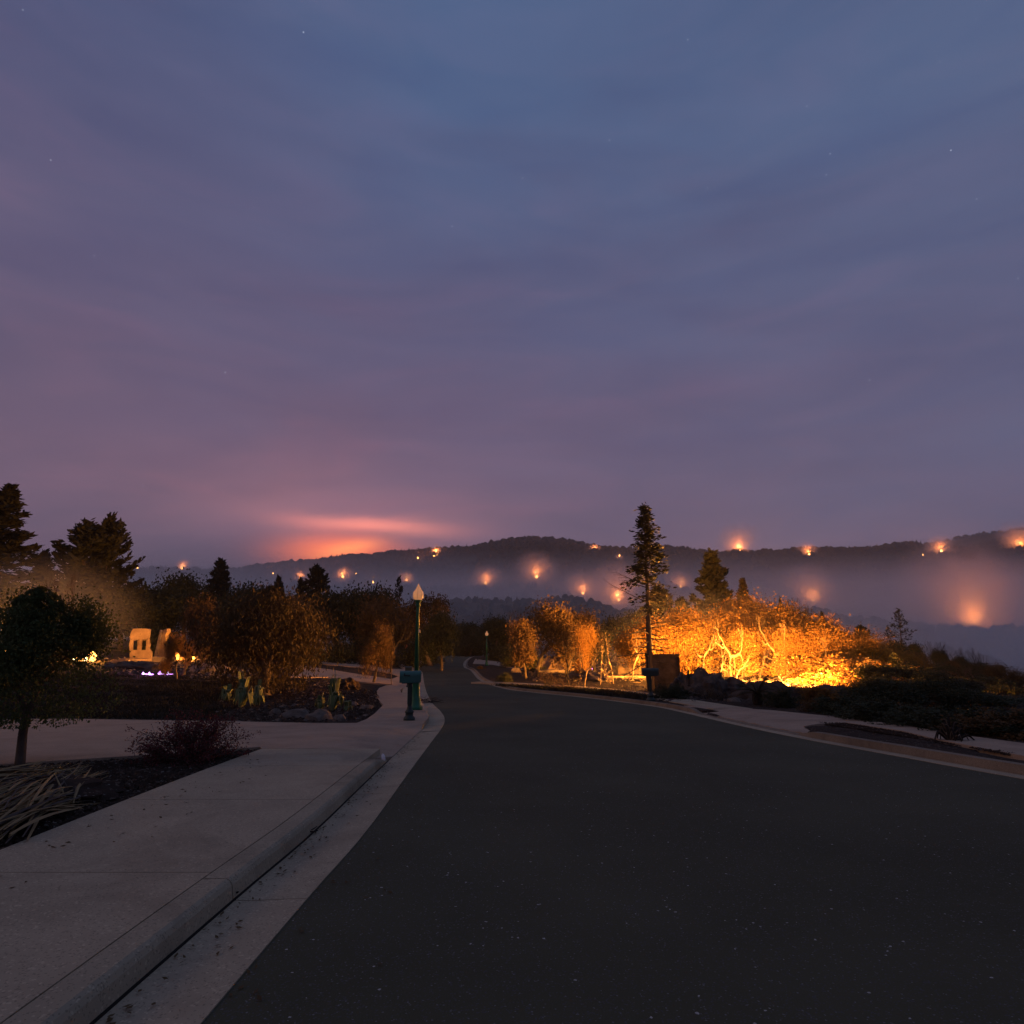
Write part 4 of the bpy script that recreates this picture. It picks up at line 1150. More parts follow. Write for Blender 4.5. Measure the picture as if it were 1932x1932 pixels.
bm = bmesh.new(); prism(bm, [(w_(-5), 0), (w_(4), 0), (w_(4), w_(36)), (w_(6.5), w_(50)), (w_(6), w_(55)), (w_(2), w_(56)), (w_(-2), w_(52)), (w_(-4), w_(30))], -.25, .25)
o = link('chimney_stub', bm_mesh('chimney_stub', bm, M['stucco']), None, b0); tag(o, 'tall leaning chimney stub glowing orange in the right ruin', 'chimney')
block(1185, 1272, 40, 22, .5, M['stucco'], 'low_wall', 'bright broken wall at the left of the scorched panel', 'ruin', .1, rag=.5)
block(1170, 1279, 90, 6, .6, M['stucco'], 'low_wall', 'low glowing ledge in front of the right ruin', 'ruin', .05, rag=.2)
block(1040, 1270, 50, 8, .5, M['rubble'], 'low_wall', 'low ash covered ledge below the lit roof fragments', 'ruin', .05, rag=.3)
# scorched panel: a thick free standing wall with a cap
b0, k = base_at(1252, 1304)
root = empty('scorched_panel_wall', b0, 'dark square scorched wall standing at the foot of the tall pine', 'wall', rz=-.12)
hh = at(1252, 1234, b0.y).z - b0.z
bm = bmesh.new(); prism(bm, [(w_(-29), 0), (w_(29), 0), (w_(30), hh - .1), (w_(-30), hh - .06)], -.22, .22)
bmesh.ops.bevel(bm, geom=bm.edges[:], offset=.015, segments=1); link('wall', bm_mesh('wall', bm, M['panel']), root)
bm = bmesh.new(); bx(bm, (0, 0, hh - .04), (w_(61), .5, .07), jitter=.01); link('cap', bm_mesh('cap', bm, M['panel']), root)
for i in range(2):
    bm = bmesh.new(); bx(bm, (w_(-28 + 56 * i), -.235, hh * .5), (w_(2.0), .03, hh * .9), jitter=.008); link('batten', bm_mesh('batten', bm, M['char']), root)
# ash mounds
def mound(u, v, w, h, m, label, seed, d=1.0, name='mound'):
    b0, k = base_at(u, v); bm = bmesh.new(); bmesh.ops.create_icosphere(bm, subdivisions=4, radius=1)
    for q in bm.verts:
        n = noise.fractal(q.co * 2.2 + Vector((seed, 0, 0)), 1.0, 2.0, 4)
        q.co *= 1 + .30 * n; q.co.z = max(q.co.z, -.1)
    o = link(name, bm_mesh(name, bm, m), None, b0, (0, 0, seed), (w / 2 * k, w / 2 * k * d, h * k)); tag(o, label, 'mound')
mound(1333, 1312, 84, 46, M['rubble_dark'], 'dark ash mound hiding the base of the fire', 1.3)
mound(1388, 1312, 70, 30, M['rubble_dark'], 'lower dark mound sloping toward the cycad', 2.2)
mound(1290, 1310, 50, 36, M['rubble_dark'], 'dark mound right beside the scorched panel', 3.1)
mound(1450, 1318, 120, 30, M['rubble_dark'], 'added low dark berm of ash behind the cycad', 9.1, .25)  # made-up berm, keeps the ground fires from lighting the road
mound(1560, 1324, 150, 30, M['rubble_dark'], 'added low dark berm of ash under the shrubs right of the glowing gap', 9.7, .2)  # second added berm, hides the fires and shields the road
mound(655, 1300, 44, 20, M['soil'], 'low dark earth mound behind the spiked agave', 4.4)
mound(1110, 1282, 150, 14, M['rubble_dark'], 'long low heap of ash before the twisted trunks', 5.1, .3)
mound(250, 1262, 120, 14, M['rubble_dark'], 'long heap of ash and rubble below the two window ruin', 6.1, .4)
mound(395, 1268, 70, 18, M['rubble'], 'pale rubble heap between the little tree and the olive', 7.1, .5)
mound(660, 1234, 50, 8, M['rubble_dark'], 'flat heap of debris on the bank above the far driveway', 8.1, .5)
# rubble: boards, blocks and stones of the burnt houses
def debris(name, u0, u1, v0, v1, n, smin, smax, m, seed, h=.12, boards=.4):
    rs = random.Random(seed); bm = bmesh.new()
    for i in range(n):
        u, v = rs.uniform(u0, u1), rs.uniform(v0, v1); p = gp(u, v, h); k = p.y / F; s = rs.uniform(smin, smax) * k
        rot = Matrix.Rotation(rs.uniform(0, 6.28), 3, 'Z') @ Matrix.Rotation(rs.uniform(-.6, .6), 3, 'X') @ Matrix.Rotation(rs.uniform(-.5, .5), 3, 'Y')
        dim = (s * 2.4, s * .3, s * .12) if rs.random() < boards else (s, s * rs.uniform(.4, 1), s * rs.uniform(.3, .7))
        bx(bm, (p.x, p.y, g1(p.x, p.y) + h - .05 + s * .15), dim, rot, jitter=s * .1)
    o = link(name, bm_mesh(name, bm, m)); o['kind'] = 'stuff'
debris('rubble', 200, 400, 1250, 1272, 420, 2, 7, M['rubble_dark'], 1)
debris('rubble', 200, 420, 1240, 1270, 300, 2, 7, M['rubble'], 2)
block(225, 1250, 26, 9, .4, M['stucco'], 'low_wall', 'broken lit sill left of the two window ruin', 'ruin', .1, rag=.5)
block(375, 1240, 26, 12, .4, M['stucco'], 'low_wall', 'short lit wall end right of the flat topped little tree', 'ruin', -.1, rag=.6)
debris('rubble', 360, 470, 1258, 1280, 160, 2, 6, M['rubble'], 3)
debris('rubble', 610, 700, 1214, 1236, 150, 2, 6, M['rubble'], 4)
debris('rubble', 1000, 1220, 1262, 1284, 420, 2, 7, M['rubble_dark'], 5)
debris('rubble', 1010, 1215, 1256, 1280, 220, 2, 6, M['rubble'], 6)
debris('rubble', 1240, 1420, 1296, 1322, 380, 2, 8, M['rubble_dark'], 7)
debris('rubble', 1250, 1400, 1300, 1320, 80, 3, 7, M['stone'], 8)
debris('rubble', 780, 900, 1222, 1230, 60, 1.5, 4, M['rubble'], 9)
debris('rubble', 1100, 1260, 1292, 1304, 120, 2, 5, M['rubble_dark'], 10, boards=.7)
# carved stone heap and iron finial
b0, k = base_at(1300, 1317)
root = empty('stone_heap', b0, 'heap of pale carved stones and tiles below the iron figure', 'stone heap')
rs = random.Random(6)
for i in range(34):
    a = rs.uniform(-26, 26); h = rs.uniform(0, 18) * (1 - abs(a) / 40)
    link('stone', ROCK[i % 4], root, (w_(a), rs.uniform(-.3, .3), w_(h)), (rs.uniform(-.5, .5), rs.uniform(-.5, .5), rs.uniform(0, 6)), (w_(rs.uniform(2, 5.5)), w_(rs.uniform(2, 4)), w_(rs.uniform(1, 2.4))))
b0, k = base_at(1301, 1314)
root = empty('garden_ornament', b0 + Vector((0, 0, w_(20))), 'thin dark iron garden ornament standing on the stone heap', 'ornament')
bm = bmesh.new(); lathe(bm, [(w_(3), 0), (w_(3), w_(2)), (w_(1), w_(3)), (w_(1.2), w_(12)), (w_(2.4), w_(15)), (w_(2.8), w_(20)), (w_(1.4), w_(23)), (w_(1.6), w_(26)), (w_(.6), w_(29))], 10)
link('figure', bm_mesh('figure', bm, M['char'], True), root)
bm = bmesh.new(); V, Fq = tubes([((w_(2), 0, w_(20)), (w_(5), 0, w_(17)), w_(.8), w_(.7)), ((w_(5), 0, w_(17)), (w_(4), 0, w_(23)), w_(.7), w_(.5)), ((w_(-2), 0, w_(20)), (w_(-4.5), 0, w_(13)), w_(.8), w_(.5))], 6); bm.free()
link('arms', mesh('arms', V, Fq, M['char']), root)
# fallen branches
def fallen(u, v, L, label, seed, m, rz, el_=.2, y=None):
    b0, k = base_at(u, v); rs = random.Random(seed); segs = []; tips = []
    grow(rs, 3, Vector((0, 0, .05)), Vector((math.cos(rz), math.sin(rz), el_)).normalized(), L * k * .45, L * k * .022, segs, tips, .6, (2, 3), (15, 45), 0)
    V, Fq = tubes(segs, 5); o = link('fallen_branch', mesh('fallen_branch', V, Fq, m), None, b0); tag(o, label, 'branch')
fallen(1150, 1285, 60, 'pale fallen branch lying toward the road before the twisted trunks', 3, M['bark_pale'], .1, -.02)
fallen(1110, 1283, 60, 'blackened pole leaning left over the right ruin', 4, M['char'], 2.6, .9)
fallen(1125, 1283, 60, 'second blackened pole crossing the first', 5, M['char'], 2.3, 1.1)
fallen(1195, 1287, 44, 'grey fallen branch behind the right mailbox', 6, M['bark'], .2, .1)
fallen(1065, 1280, 50, 'arching burnt branch in front of the chimney stub', 7, M['char'], .6, 1.0)
fallen(1400, 1312, 40, 'black stick leaning right of the ash mound', 8, M['char'], -.3, .3)
debris('rubble', 1395, 1570, 1272, 1296, 420, 3, 9, M['rubble_dark'], 11, boards=.6)
fallen(1450, 1288, 60, 'charred log lying in the glow under the golden oaks', 9, M['char'], .3, .15)
fallen(1520, 1292, 50, 'second charred log in the glow nearer the glowing gap', 10, M['char'], 2.9, .2)
def dead_limbs(root, spec):
    # long bare limbs that stick out of the tall pine
    for (h, a, L, dr) in spec:
        rs = random.Random(int(h * 100)); segs = []; p = Vector((0, 0, h)); d = Vector((math.cos(a), math.sin(a) * .5, dr)).normalized(); r = .035
        for k in range(6):
            d = (d + Vector((rs.gauss(0, .06), rs.gauss(0, .06), .02))).normalized(); q = p + d * L / 6; segs.append((tuple(p), tuple(q), r, r * .8)); r *= .8
            if k > 1:
                for s_ in (-1, 1):
                    d2 = (d + Vector((rs.gauss(0, .5), rs.gauss(0, .5), .3 * s_))).normalized(); q2 = q + d2 * rs.uniform(.2, .5); segs.append((tuple(q), tuple(q2), r * .6, .004))
            p = q
        V, Fq = tubes(segs, 5); link('dead_limb', mesh('dead_limb', V, Fq, M['bark'], True), root)
for u, vt, y, w, lab in ((640, 1205, 62, 60, 'dark bush under the oaks right of the olive'), (680, 1200, 66, 60, 'dark bush under the tall dark oak'), (725, 1200, 64, 60, 'dark bush left of the lamp post under the oaks'),
    (775, 1205, 62, 50, 'dark bush behind the street lamp post'), (810, 1205, 70, 50, 'dark bush at the left side of the far road'), (845, 1212, 100, 40, 'dark bush left of the road end'), (868, 1214, 116, 40, 'dark bush in the middle of the road end'),
    (895, 1212, 112, 40, 'dark bush right of the road end'), (940, 1215, 80, 50, 'dark bush behind the far street lamp'), (970, 1215, 66, 50, 'dark bush under the oaks at the bend'), (1000, 1222, 58, 50, 'dark bush under the big brown oak'),
    (585, 1208, 58, 60, 'dark bush directly behind the right edge of the olive'), (300, 1180, 58, 90, 'dark bush behind the jagged ruin'), (420, 1185, 56, 80, 'dark bush behind the dim standing wall')):
    plant('bush', 'bush_dark', u, vt, y, w, lab, 'bush')
# ------------------------------------------------------------------ trees on the left
T_ = plant
T_('oak_tree', 'front', 78, 1108, 8.35, 262, 'small leafy green street tree with a short bare trunk beside the left driveway', 'tree', rz=1.2)
T_('fir_tree', 'fir_a', 12, 915, 55, 150, 'tallest dark fir at the left edge of the view', 'tree')
T_('fir_tree', 'fir_b', 165, 985, 58, 135, 'broad dark conifer with upswept boughs standing between the two narrower left firs', 'tree', 'twin crowned conifers', rz=.3)
T_('fir_tree', 'fir_b', 210, 972, 60, 105, 'right hand crown of the broad dark conifer pair on the left', 'tree', 'twin crowned conifers', rz=2.0)
T_('fir_tree', 'fir_c', 86, 1040, 75, 56, 'small narrow fir between the tallest fir and the broad conifer', 'tree')
T_('fir_tree', 'fir_c', 418, 1057, 90, 62, 'dark pointed fir to the left of the small olive tree crown', 'tree')
T_('fir_tree', 'fir_c', 526, 1088, 95, 36, 'short narrow fir poking above the dark oaks', 'tree')
T_('fir_tree', 'fir_b', 597, 1067, 92, 68, 'dark fir standing over the oaks in front of the glowing ridge', 'tree')
T_('fir_tree', 'fir_c', 568, 1092, 90, 30, 'low fir leaning against the left side of the dark ridge fir', 'tree')
T_('fir_tree', 'spindly', 752, 1088, 95, 44, 'spindly half bare fir just left of the street lamp globe', 'tree')
for u, vt, y, w, k, lab in (
    (-20, 1090, 50, 190, 'oak_a', 'dark oak below the tallest fir at the left edge'),
    (60, 1112, 66, 120, 'oak_b', 'dark rounded oak behind the small street tree'),
    (130, 1098, 62, 120, 'oak_a', 'dark oak filling the space below the broad conifer'),
    (235, 1100, 60, 110, 'oak_b', 'dark round oak above the ruined wall with two windows'),
    (290, 1098, 64, 110, 'oak_a', 'dark round oak above the jagged chimney ruin'),
    (355, 1078, 80, 80, 'oak_b', 'smooth domed oak left of the pointed fir'),
    (480, 1098, 85, 90, 'oak_a', 'dark oak between the pointed fir and the short narrow fir'),
    (450, 1130, 62, 110, 'oak_a', 'dark oak behind the left half of the drooping olive'),
    (560, 1118, 80, 90, 'oak_c', 'brownish oak behind the drooping olive tree'),
    (640, 1112, 72, 110, 'oak_b', 'dark oak just right of the drooping olive tree'),
    (700, 1102, 70, 90, 'oak_a', 'tall dark oak with a small fire showing through its top'),
    (745, 1120, 66, 90, 'oak_c', 'brown leaved oak left of the green street lamp post'),
    (815, 1118, 68, 95, 'oak_d', 'brown oak right of the green street lamp post'),
    (835, 1150, 60, 56, 'oak_b', 'oak at the road bend whose crown reaches over the far road')):
    T_('oak_tree', k, u, vt, y, w, lab, 'tree')
for i, (u, vt, y, w) in enumerate(((880, 1172, 112, 80), (845, 1176, 118, 60), (915, 1182, 120, 60), (890, 1190, 108, 50), (790, 1170, 110, 70), (950, 1180, 115, 60))):
    T_('oak_tree', ('oak_a', 'oak_b')[i % 2], u, vt, y, w, 'dim grey oak in the row of trees that closes the far end of the road', 'tree', 'trees closing the road')
T_('olive_tree', 'olive', 512, 1108, 27, 215, 'large drooping olive tree with hanging scorched foliage behind the agave clump', 'tree', rz=.4)
T_('olive_tree', 'feathery', 356, 1122, 36, 78, 'feathery golden brown tree lit from behind beside the jagged chimney ruin', 'tree', rz=1.0)
T_('small_tree', 'gold_c', 342, 1190, 33, 36, 'little flat topped tree with glowing orange leaves in front of the jagged ruin', 'tree', rz=2)
T_('palm_like_shrub', 'feathery', 708, 1172, 40, 66, 'low feathery brown shrub on the bank between the olive and the lamp post', 'shrub')
T_('bare_shrub', 'char_a', 740, 1150, 52, 60, 'bare scorched sapling left of the lamp post middle', 'shrub')
for u, vt, w in ((118, 1088, 60), (85, 1108, 50), (150, 1080, 44)):
    T_('bare_shrub', 'bare_c', u, vt, 34, w, 'wind bent bare branches glowing orange above the small street tree', 'shrub', 'wind bent glowing branches')
T_('bush', 'bush_red', 372, 1338, 8.75, 172, 'dark red twiggy bush at the point of bare soil between driveway and sidewalk', 'bush', rz=.6)

# ------------------------------------------------------------------ trees on the right
_pine = T_('pine_tree', 'tall_pine', 1217, 953, 32.5, 64, 'very tall half burnt pine with a tufted top and bare lower trunk', 'tree', rz=.8)
dead_limbs(_pine, ((5.3, 3.1, 1.7, .28), (4.4, 3.2, 2.1, .42), (4.7, .1, 1.1, .1), (3.6, .2, 1.2, -.05), (3.0, 3.3, 1.3, .15), (5.9, 3.0, .9, .2), (2.6, .3, 1.0, -.1)))
T_('fir_tree', 'fir_c', 1343, 1040, 62, 84, 'dark pointed fir rising out of the fire lit trees', 'tree', rz=.2)
T_('fir_tree', 'fir_d', 1400, 1092, 60, 34, 'small reddish fir just right of the dark pointed fir', 'tree')
T_('fir_tree', 'fir_b', 1240, 1105, 60, 80, 'dark broad conifer behind the very tall pine', 'tree', rz=1)
T_('fir_tree', 'fir_b', 1285, 1128, 60, 70, 'low dark conifer between the tall pine and the pointed fir', 'tree', rz=2)
T_('fir_tree', 'fir_c', 1472, 1128, 56, 16, 'tiny fir tip above the golden oaks', 'tree')
T_('fir_tree', 'fir_c', 1550, 1155, 60, 22, 'tiny dark fir at the right shoulder of the golden oaks', 'tree')
T_('fir_tree', 'fir_b', 1622, 1180, 62, 48, 'dark fir at the top of the right hand slope', 'tree')
T_('fir_tree', 'fir_c', 1590, 1192, 66, 44, 'dark fir left of the one at the top of the right hand slope', 'tree')
T_('pine_tree', 'bare_pine', 1695, 1148, 80, 46, 'thin bare pine standing above the right hand slope', 'tree')
T_('pine_tree', 'bare_pine', 1674, 1180, 84, 26, 'shorter bare pine left of the thin bare pine', 'tree')
for u, vt, y, w, k, lab in (
    (938, 1160, 84, 50, 'oak_a', 'dark oak at the bend behind the far street lamp'),
    (960, 1150, 76, 60, 'bare_c', 'bare branched oak rising left of the big brown oak'),
    (1010, 1132, 50, 96, 'oak_c', 'big brown oak with dark dome to the right of the far street lamp'),
    (992, 1165, 46, 60, 'oak_d', 'brown oak with low skirts by the far street lamp'),
    (1065, 1148, 52, 70, 'oak_d', 'brown oak right of the big domed oak'),
    (1120, 1150, 58, 70, 'oak_c', 'hazy brown oak behind the leaning chimney stub'),
    (1165, 1160, 60, 80, 'oak_a', 'dark oak left of the tall pine'),
    (1095, 1175, 47, 44, 'gold_c', 'thin leaved tree tinted by fire above the twisted trunks'),
    (1195, 1150, 62, 60, 'oak_b', 'dark oak directly left of the tall pine trunk')):
    T_('oak_tree', k, u, vt, y, w, lab, 'tree')
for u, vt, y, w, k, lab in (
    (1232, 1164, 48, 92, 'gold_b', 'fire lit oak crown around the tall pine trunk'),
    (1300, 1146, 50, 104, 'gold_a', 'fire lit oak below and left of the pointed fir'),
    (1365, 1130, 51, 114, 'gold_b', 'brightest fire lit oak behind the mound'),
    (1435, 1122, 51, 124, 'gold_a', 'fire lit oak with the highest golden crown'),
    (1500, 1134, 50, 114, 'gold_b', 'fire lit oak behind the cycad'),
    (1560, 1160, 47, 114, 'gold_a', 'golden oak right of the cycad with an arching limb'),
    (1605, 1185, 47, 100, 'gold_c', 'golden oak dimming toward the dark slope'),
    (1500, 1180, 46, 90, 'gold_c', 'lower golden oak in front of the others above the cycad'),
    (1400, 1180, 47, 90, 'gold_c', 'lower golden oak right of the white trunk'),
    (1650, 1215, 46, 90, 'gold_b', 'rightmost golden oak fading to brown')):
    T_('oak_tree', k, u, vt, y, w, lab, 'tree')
for u, vt, y, w, k, lab in (
    (1500, 1125, 56, 60, 'bare_c', 'leafless reddish tree behind the golden oaks'),
    (1535, 1130, 57, 50, 'bare_d', 'leafless tree behind the right shoulder of the golden oaks'),
    (1190, 1185, 44, 38, 'bare_b', 'pale twisted bare trunk left of the scorched panel'),
    (1352, 1200, 44.5, 60, 'bare_a', 'white glowing forked trunk beside the fire'),
    (1385, 1235, 43.5, 48, 'bare_b', 'pale leaning trunk right of the white forked trunk'),
    (1375, 1170, 45, 60, 'bare_b', 'tall pale forked tree glowing behind the white trunk'),
    (1425, 1165, 46, 70, 'bare_a', 'pale spreading tree glowing behind the cycad'),
    (1465, 1160, 45.5, 66, 'bare_b', 'pale leaning tree above the round dark shrub'),
    (1495, 1175, 45, 66, 'bare_a', 'pale tree with two limbs left of the arching limb'),
    (1570, 1190, 44, 70, 'bare_b', 'pale bent tree among the dimmer golden oaks'),
    (1320, 1180, 46, 54, 'bare_b', 'pale trunk behind the highest point of the ash mound'),
    (1130, 1175, 39, 34, 'bare_a', 'twisted pale trunk right of the crossed burnt branches'),
    (1155, 1190, 40, 30, 'bare_b', 'thin curved pale trunk next to the twisted one'),
    (1070, 1195, 38, 50, 'char_a', 'blackened crooked tree beside the chimney stub'),
    (1100, 1225, 37, 50, 'bare_b', 'low tangle of burnt pale branches in the right ruin'),
    (1530, 1205, 45, 70, 'bare_a', 'pale branching trunk right of the cycad'),
    (1640, 1215, 45, 60, 'bare_c', 'bare brown tree at the dim end of the golden oaks')):
    T_('bare_tree', k, u, vt, y, w, lab, 'tree')
for u, vt, y, w, lab in (    (1525, 1228, 45, 90, 'golden shrub beneath the arching limb'), (1570, 1232, 43, 100, 'golden shrub right of the glowing gap'), (1615, 1240, 40, 110, 'golden shrub above the dark hedge'),
    (1665, 1252, 37, 100, 'dim golden shrub at the right end of the lit foliage'), (1590, 1262, 38, 90, 'small golden shrub just above the hedge'),
    (1545, 1292, 24, 50, 'tiny golden shrub in the glowing gap'), (1300, 1225, 48, 70, 'golden shrub between the scorched panel and the pale trunks'), (1640, 1280, 30, 90, 'brown gold shrub behind the right hedge')):
    T_('golden_shrub', 'goldbush', u, vt, y, w, lab, 'shrub')
# dark slope on the right
rs_ = random.Random(5)
def slope_top(u): return float(np.interp(u, [1600, 1640, 1700, 1760, 1800, 1860, 1900, 1932, 2060], [1190, 1206, 1216, 1226, 1238, 1252, 1268, 1286, 1330]))
kinds = (('oak_a', 'dark rounded tree'), ('oak_b', 'dark broad tree'), ('oak_d', 'brown scorched tree'), ('bare_c', 'leafless tree'), ('fir_c', 'dark pointed fir'), ('oak_c', 'rust brown tree'))
rows = ((60, 0, 'on the skyline of the right hand slope', 16, 34), (50, 16, 'just below the skyline of the right hand slope', 16, 46), (38, 36, 'halfway down the right hand slope', 14, 62), (29, 58, 'low on the right hand slope', 12, 84), (22.5, 84, 'behind the hedge of the right sidewalk', 11, 100))
for y0, dv, where, n, w0 in rows:
    for i in range(n):
        u = 1640 + (i + .5) * 370 / n + rs_.uniform(-9, 9); kd, desc = kinds[rs_.choice((0, 1, 0, 1, 2, 2, 3, 4, 5) if dv < 60 else (0, 1, 2, 5))]
        if kd == 'oak_c' and u < 1800: kd, desc = kinds[0]
        vt = slope_top(u) + dv * .75 + rs_.uniform(-9, 9) - (10 if kd in ('fir_c', 'bare_c') else 0)
        if vt > 1330: continue
        T_('slope_tree', kd, u, vt, y0 + rs_.uniform(-2, 2), w0 * rs_.uniform(.7, 1.2) * (.55 if kd == 'fir_c' else 1), desc + ' standing ' + where, 'tree', desc + 's ' + where)
T_('slope_tree', 'oak_c', 1895, 1250, 42, 50, 'rust brown tree near the right edge above the sidewalk', 'tree')
for u, vt, w in ((1770, 1214, 24), (1725, 1222, 20), (1815, 1222, 24), (1850, 1232, 22), (1905, 1262, 24), (1840, 1225, 18)):
    T_('bare_tree', rs_.choice(('bare_c', 'bare_d')), u, vt - 4, 64, w * 1.7, 'thin bare tree standing above the dark slope', 'tree', 'bare trees on the slope')
for u, vt, y, w, k, lab in (
    (1590, 1312, 19, 110, 'bush_dark', 'dark hedge bush right of the glowing gap'),
    (1660, 1318, 16, 130, 'bush_dark', 'dark bush left of the stripped agave by the right sidewalk'),
    (1735, 1330, 14.5, 130, 'bush_dark', 'dark bush directly behind the right sidewalk'),
    (1815, 1335, 13.2, 150, 'bush_dark', 'dark bush behind the stripped agave'),
    (1900, 1335, 12.4, 170, 'bush_brown', 'brownish bush at the right edge behind the sidewalk'),
    (1975, 1330, 12.0, 170, 'bush_dark', 'dark bush cut off by the right edge of the view'),
    (1473, 1297, 22, 62, 'bush_dark', 'round dark shrub right of the cycad with firelit leaves behind its stems'),
    (1530, 1318, 20, 50, 'bush_brown', 'brown shrub beside the glowing gap'),
    (1560, 1322, 19.5, 46, 'bush_dark', 'small dark shrub in front of the golden leaves'),
    (1262, 1290, 27, 70, 'bush_dark', 'dark shrub at the foot of the scorched panel'),
    (1330, 1290, 27, 60, 'bush_thin', 'burnt shrub right of the carved stone heap'),
    (1362, 1300, 26, 60, 'bush_thin', 'burnt shrub left of the cycad'),
    (952, 1268, 42, 30, 'bush_dark', 'dark round shrub in the bed by the far street lamp'),
    (908, 1256, 62, 16, 'bush_brown', 'small shrub at the foot of the far street lamp'),
    (1030, 1262, 38, 44, 'bush_thin', 'burnt shrub before the lit roof fragment'),
    (1075, 1275, 34, 60, 'bush_thin', 'low burnt shrub in front of the chimney stub'),
    (1425, 1290, 28, 60, 'bush_dark', 'added dark shrub between the ash mound and the cycad'),  # added shrubs from here to the second row's end, screening firelight off the road
    (1450, 1288, 27.5, 64, 'bush_dark', 'added dark shrub behind the right fronds of the cycad'),
    (1505, 1290, 27, 64, 'bush_dark', 'added dark shrub between the round shrub and the glowing gap'),
    (1545, 1295, 26.5, 66, 'bush_dark', 'added dark shrub right behind the glowing gap'),
    (1590, 1298, 26, 70, 'bush_dark', 'added dark shrub in the second row behind the hedge'),
    (1630, 1309, 25, 64, 'bush_dark', 'added dark shrub at the right end of the second row behind the hedge'),
    (1600, 1340, 17, 60, 'bush_dark', 'low dark shrub hugging the walk left of the right bushes')):
    T_('bush', k, u, vt, y, w, lab, 'bush')
for i in range(20):
    u = 1700 + i * 13 + rs_.uniform(-5, 5)
    vt = float(np.interp(u, [1690, 1745, 1800, 1860, 1890, 1932, 1990], [1226, 1216, 1222, 1236, 1256, 1274, 1292])) + rs_.uniform(-3, 6)
    T_('slope_tree', rs_.choice(('oak_a', 'oak_b')), u, vt, rs_.uniform(318, 342), rs_.uniform(20, 30), 'hazy blue grey tree on the next ridge beyond the dark slope', 'tree', 'hazy trees on the next ridge')
# ------------------------------------------------------------------ fires
def flame_mesh(seed, n=5, core=False):
    rs = random.Random(seed); bm = bmesh.new()
    for i in range(n):
        x, y = rs.gauss(0, .35), rs.gauss(0, .25); h = rs.uniform(.5, 1.0); r = rs.uniform(.10, .2)
        prof = [(r * .7, 0), (r, h * .18), (r * .8, h * .42), (r * .45, h * .68), (r * .15, h * .9), (.004, h)]
        b = len(bm.verts); lathe(bm, prof, 8, (x, y, 0)); bm.verts.ensure_lookup_table()
        ph = rs.uniform(0, 6)
        for v in bm.verts[b:]: v.co.x += .12 * math.sin(v.co.z * 5 + ph) * v.co.z; v.co.y += .1 * math.cos(v.co.z * 4 + ph) * v.co.z
    return bm
FM = [bm_mesh('flame', flame_mesh(i), M['flame'], True) for i in range(3)]
FC = [bm_mesh('flame_core', flame_mesh(i + 9, 3), M['flame_core'], True) for i in range(3)]
FF = [bm_mesh('far_flame', flame_mesh(i, 6), M['flame_far'], True) for i in range(3)]
def fire(loc, w, h, power, label, col=(1.0, .36, .05), rad=.3, lift=.5, far=False, name='fire', k=0, cat='fire', grp=None, light=True, up=.35):
    root = empty(name, loc, label, cat, grp)
    link('flames', (FF if far else FM)[k % 3], root, scale=(w, w, h), rot=(0, 0, k))
    if not far: link('flame_core', FC[k % 3], root, scale=(w * .6, w * .6, h * .6), rot=(0, 0, k))
    if light and power:
        l = bpy.data.lights.new('firelight', 'POINT'); l.energy = power; l.color = col; l.shadow_soft_size = rad
        o = bpy.data.objects.new('firelight', l); COL.objects.link(o); o.parent = root; o.location = (0, 0, h * lift + rad * .6)
    return root
def gfire(u, v, w, h, power, label, dy=0, **kw):
    b0, k = base_at(u, v); return fire(b0 + Vector((0, dy, 0)), w, h, power, label, **kw)
gfire(1356, 1291, .7, .25, 32000, 'fierce ground fire burning behind the ash mound on the right', lift=.5, rad=.35)
gfire(1418, 1292, .7, .2, 28000, 'ground fire burning between the pale trunks right of the mound', k=1, lift=.5)
gfire(1505, 1309, .4, .14, 1500, 'added low fire lighting the leaves behind the round dark shrub', k=2, lift=.8)  # small fire lamp added to light the golden leaves
gfire(1475, 1293, .5, .15, 9000, 'added ground fire under the golden trees behind the cycad', k=1, lift=1.0)  # extra fire, added to spread light along the golden trees
gfire(1540, 1296, .4, .12, 9500, 'added ground fire under the arching golden limb', k=0, lift=1.0)  # another added fire, lights the canopy farther right
gfire(1605, 1301, .3, .10, 11000, 'added low fire under the dimming golden trees near the slope', k=2, lift=1.0)  # fire added so the canopy stays lit towards the slope
gfire(1272, 1272, .6, .25, 9000, 'fire burning inside the right ruin beside the pine trunk', k=2, lift=1.5)
gfire(1068, 1258, .5, .25, 1100, 'fire hidden behind the leaning chimney stub', k=0, lift=1.5, dy=-2)
gfire(10, 1236, .8, .6, 1800, 'bright fire at the far left edge beyond the street tree', k=1)
gfire(142, 1246, .7, .5, 350, 'left one of two fires glimpsed through the street tree', k=2)
gfire(166, 1246, 1.0, .7, 1900, 'right and larger of two fires glimpsed through the street tree', k=0)
gfire(356, 1246, .2, .12, 1300, 'hidden fire lighting the little flat topped tree', k=2, dy=0, lift=1.2)
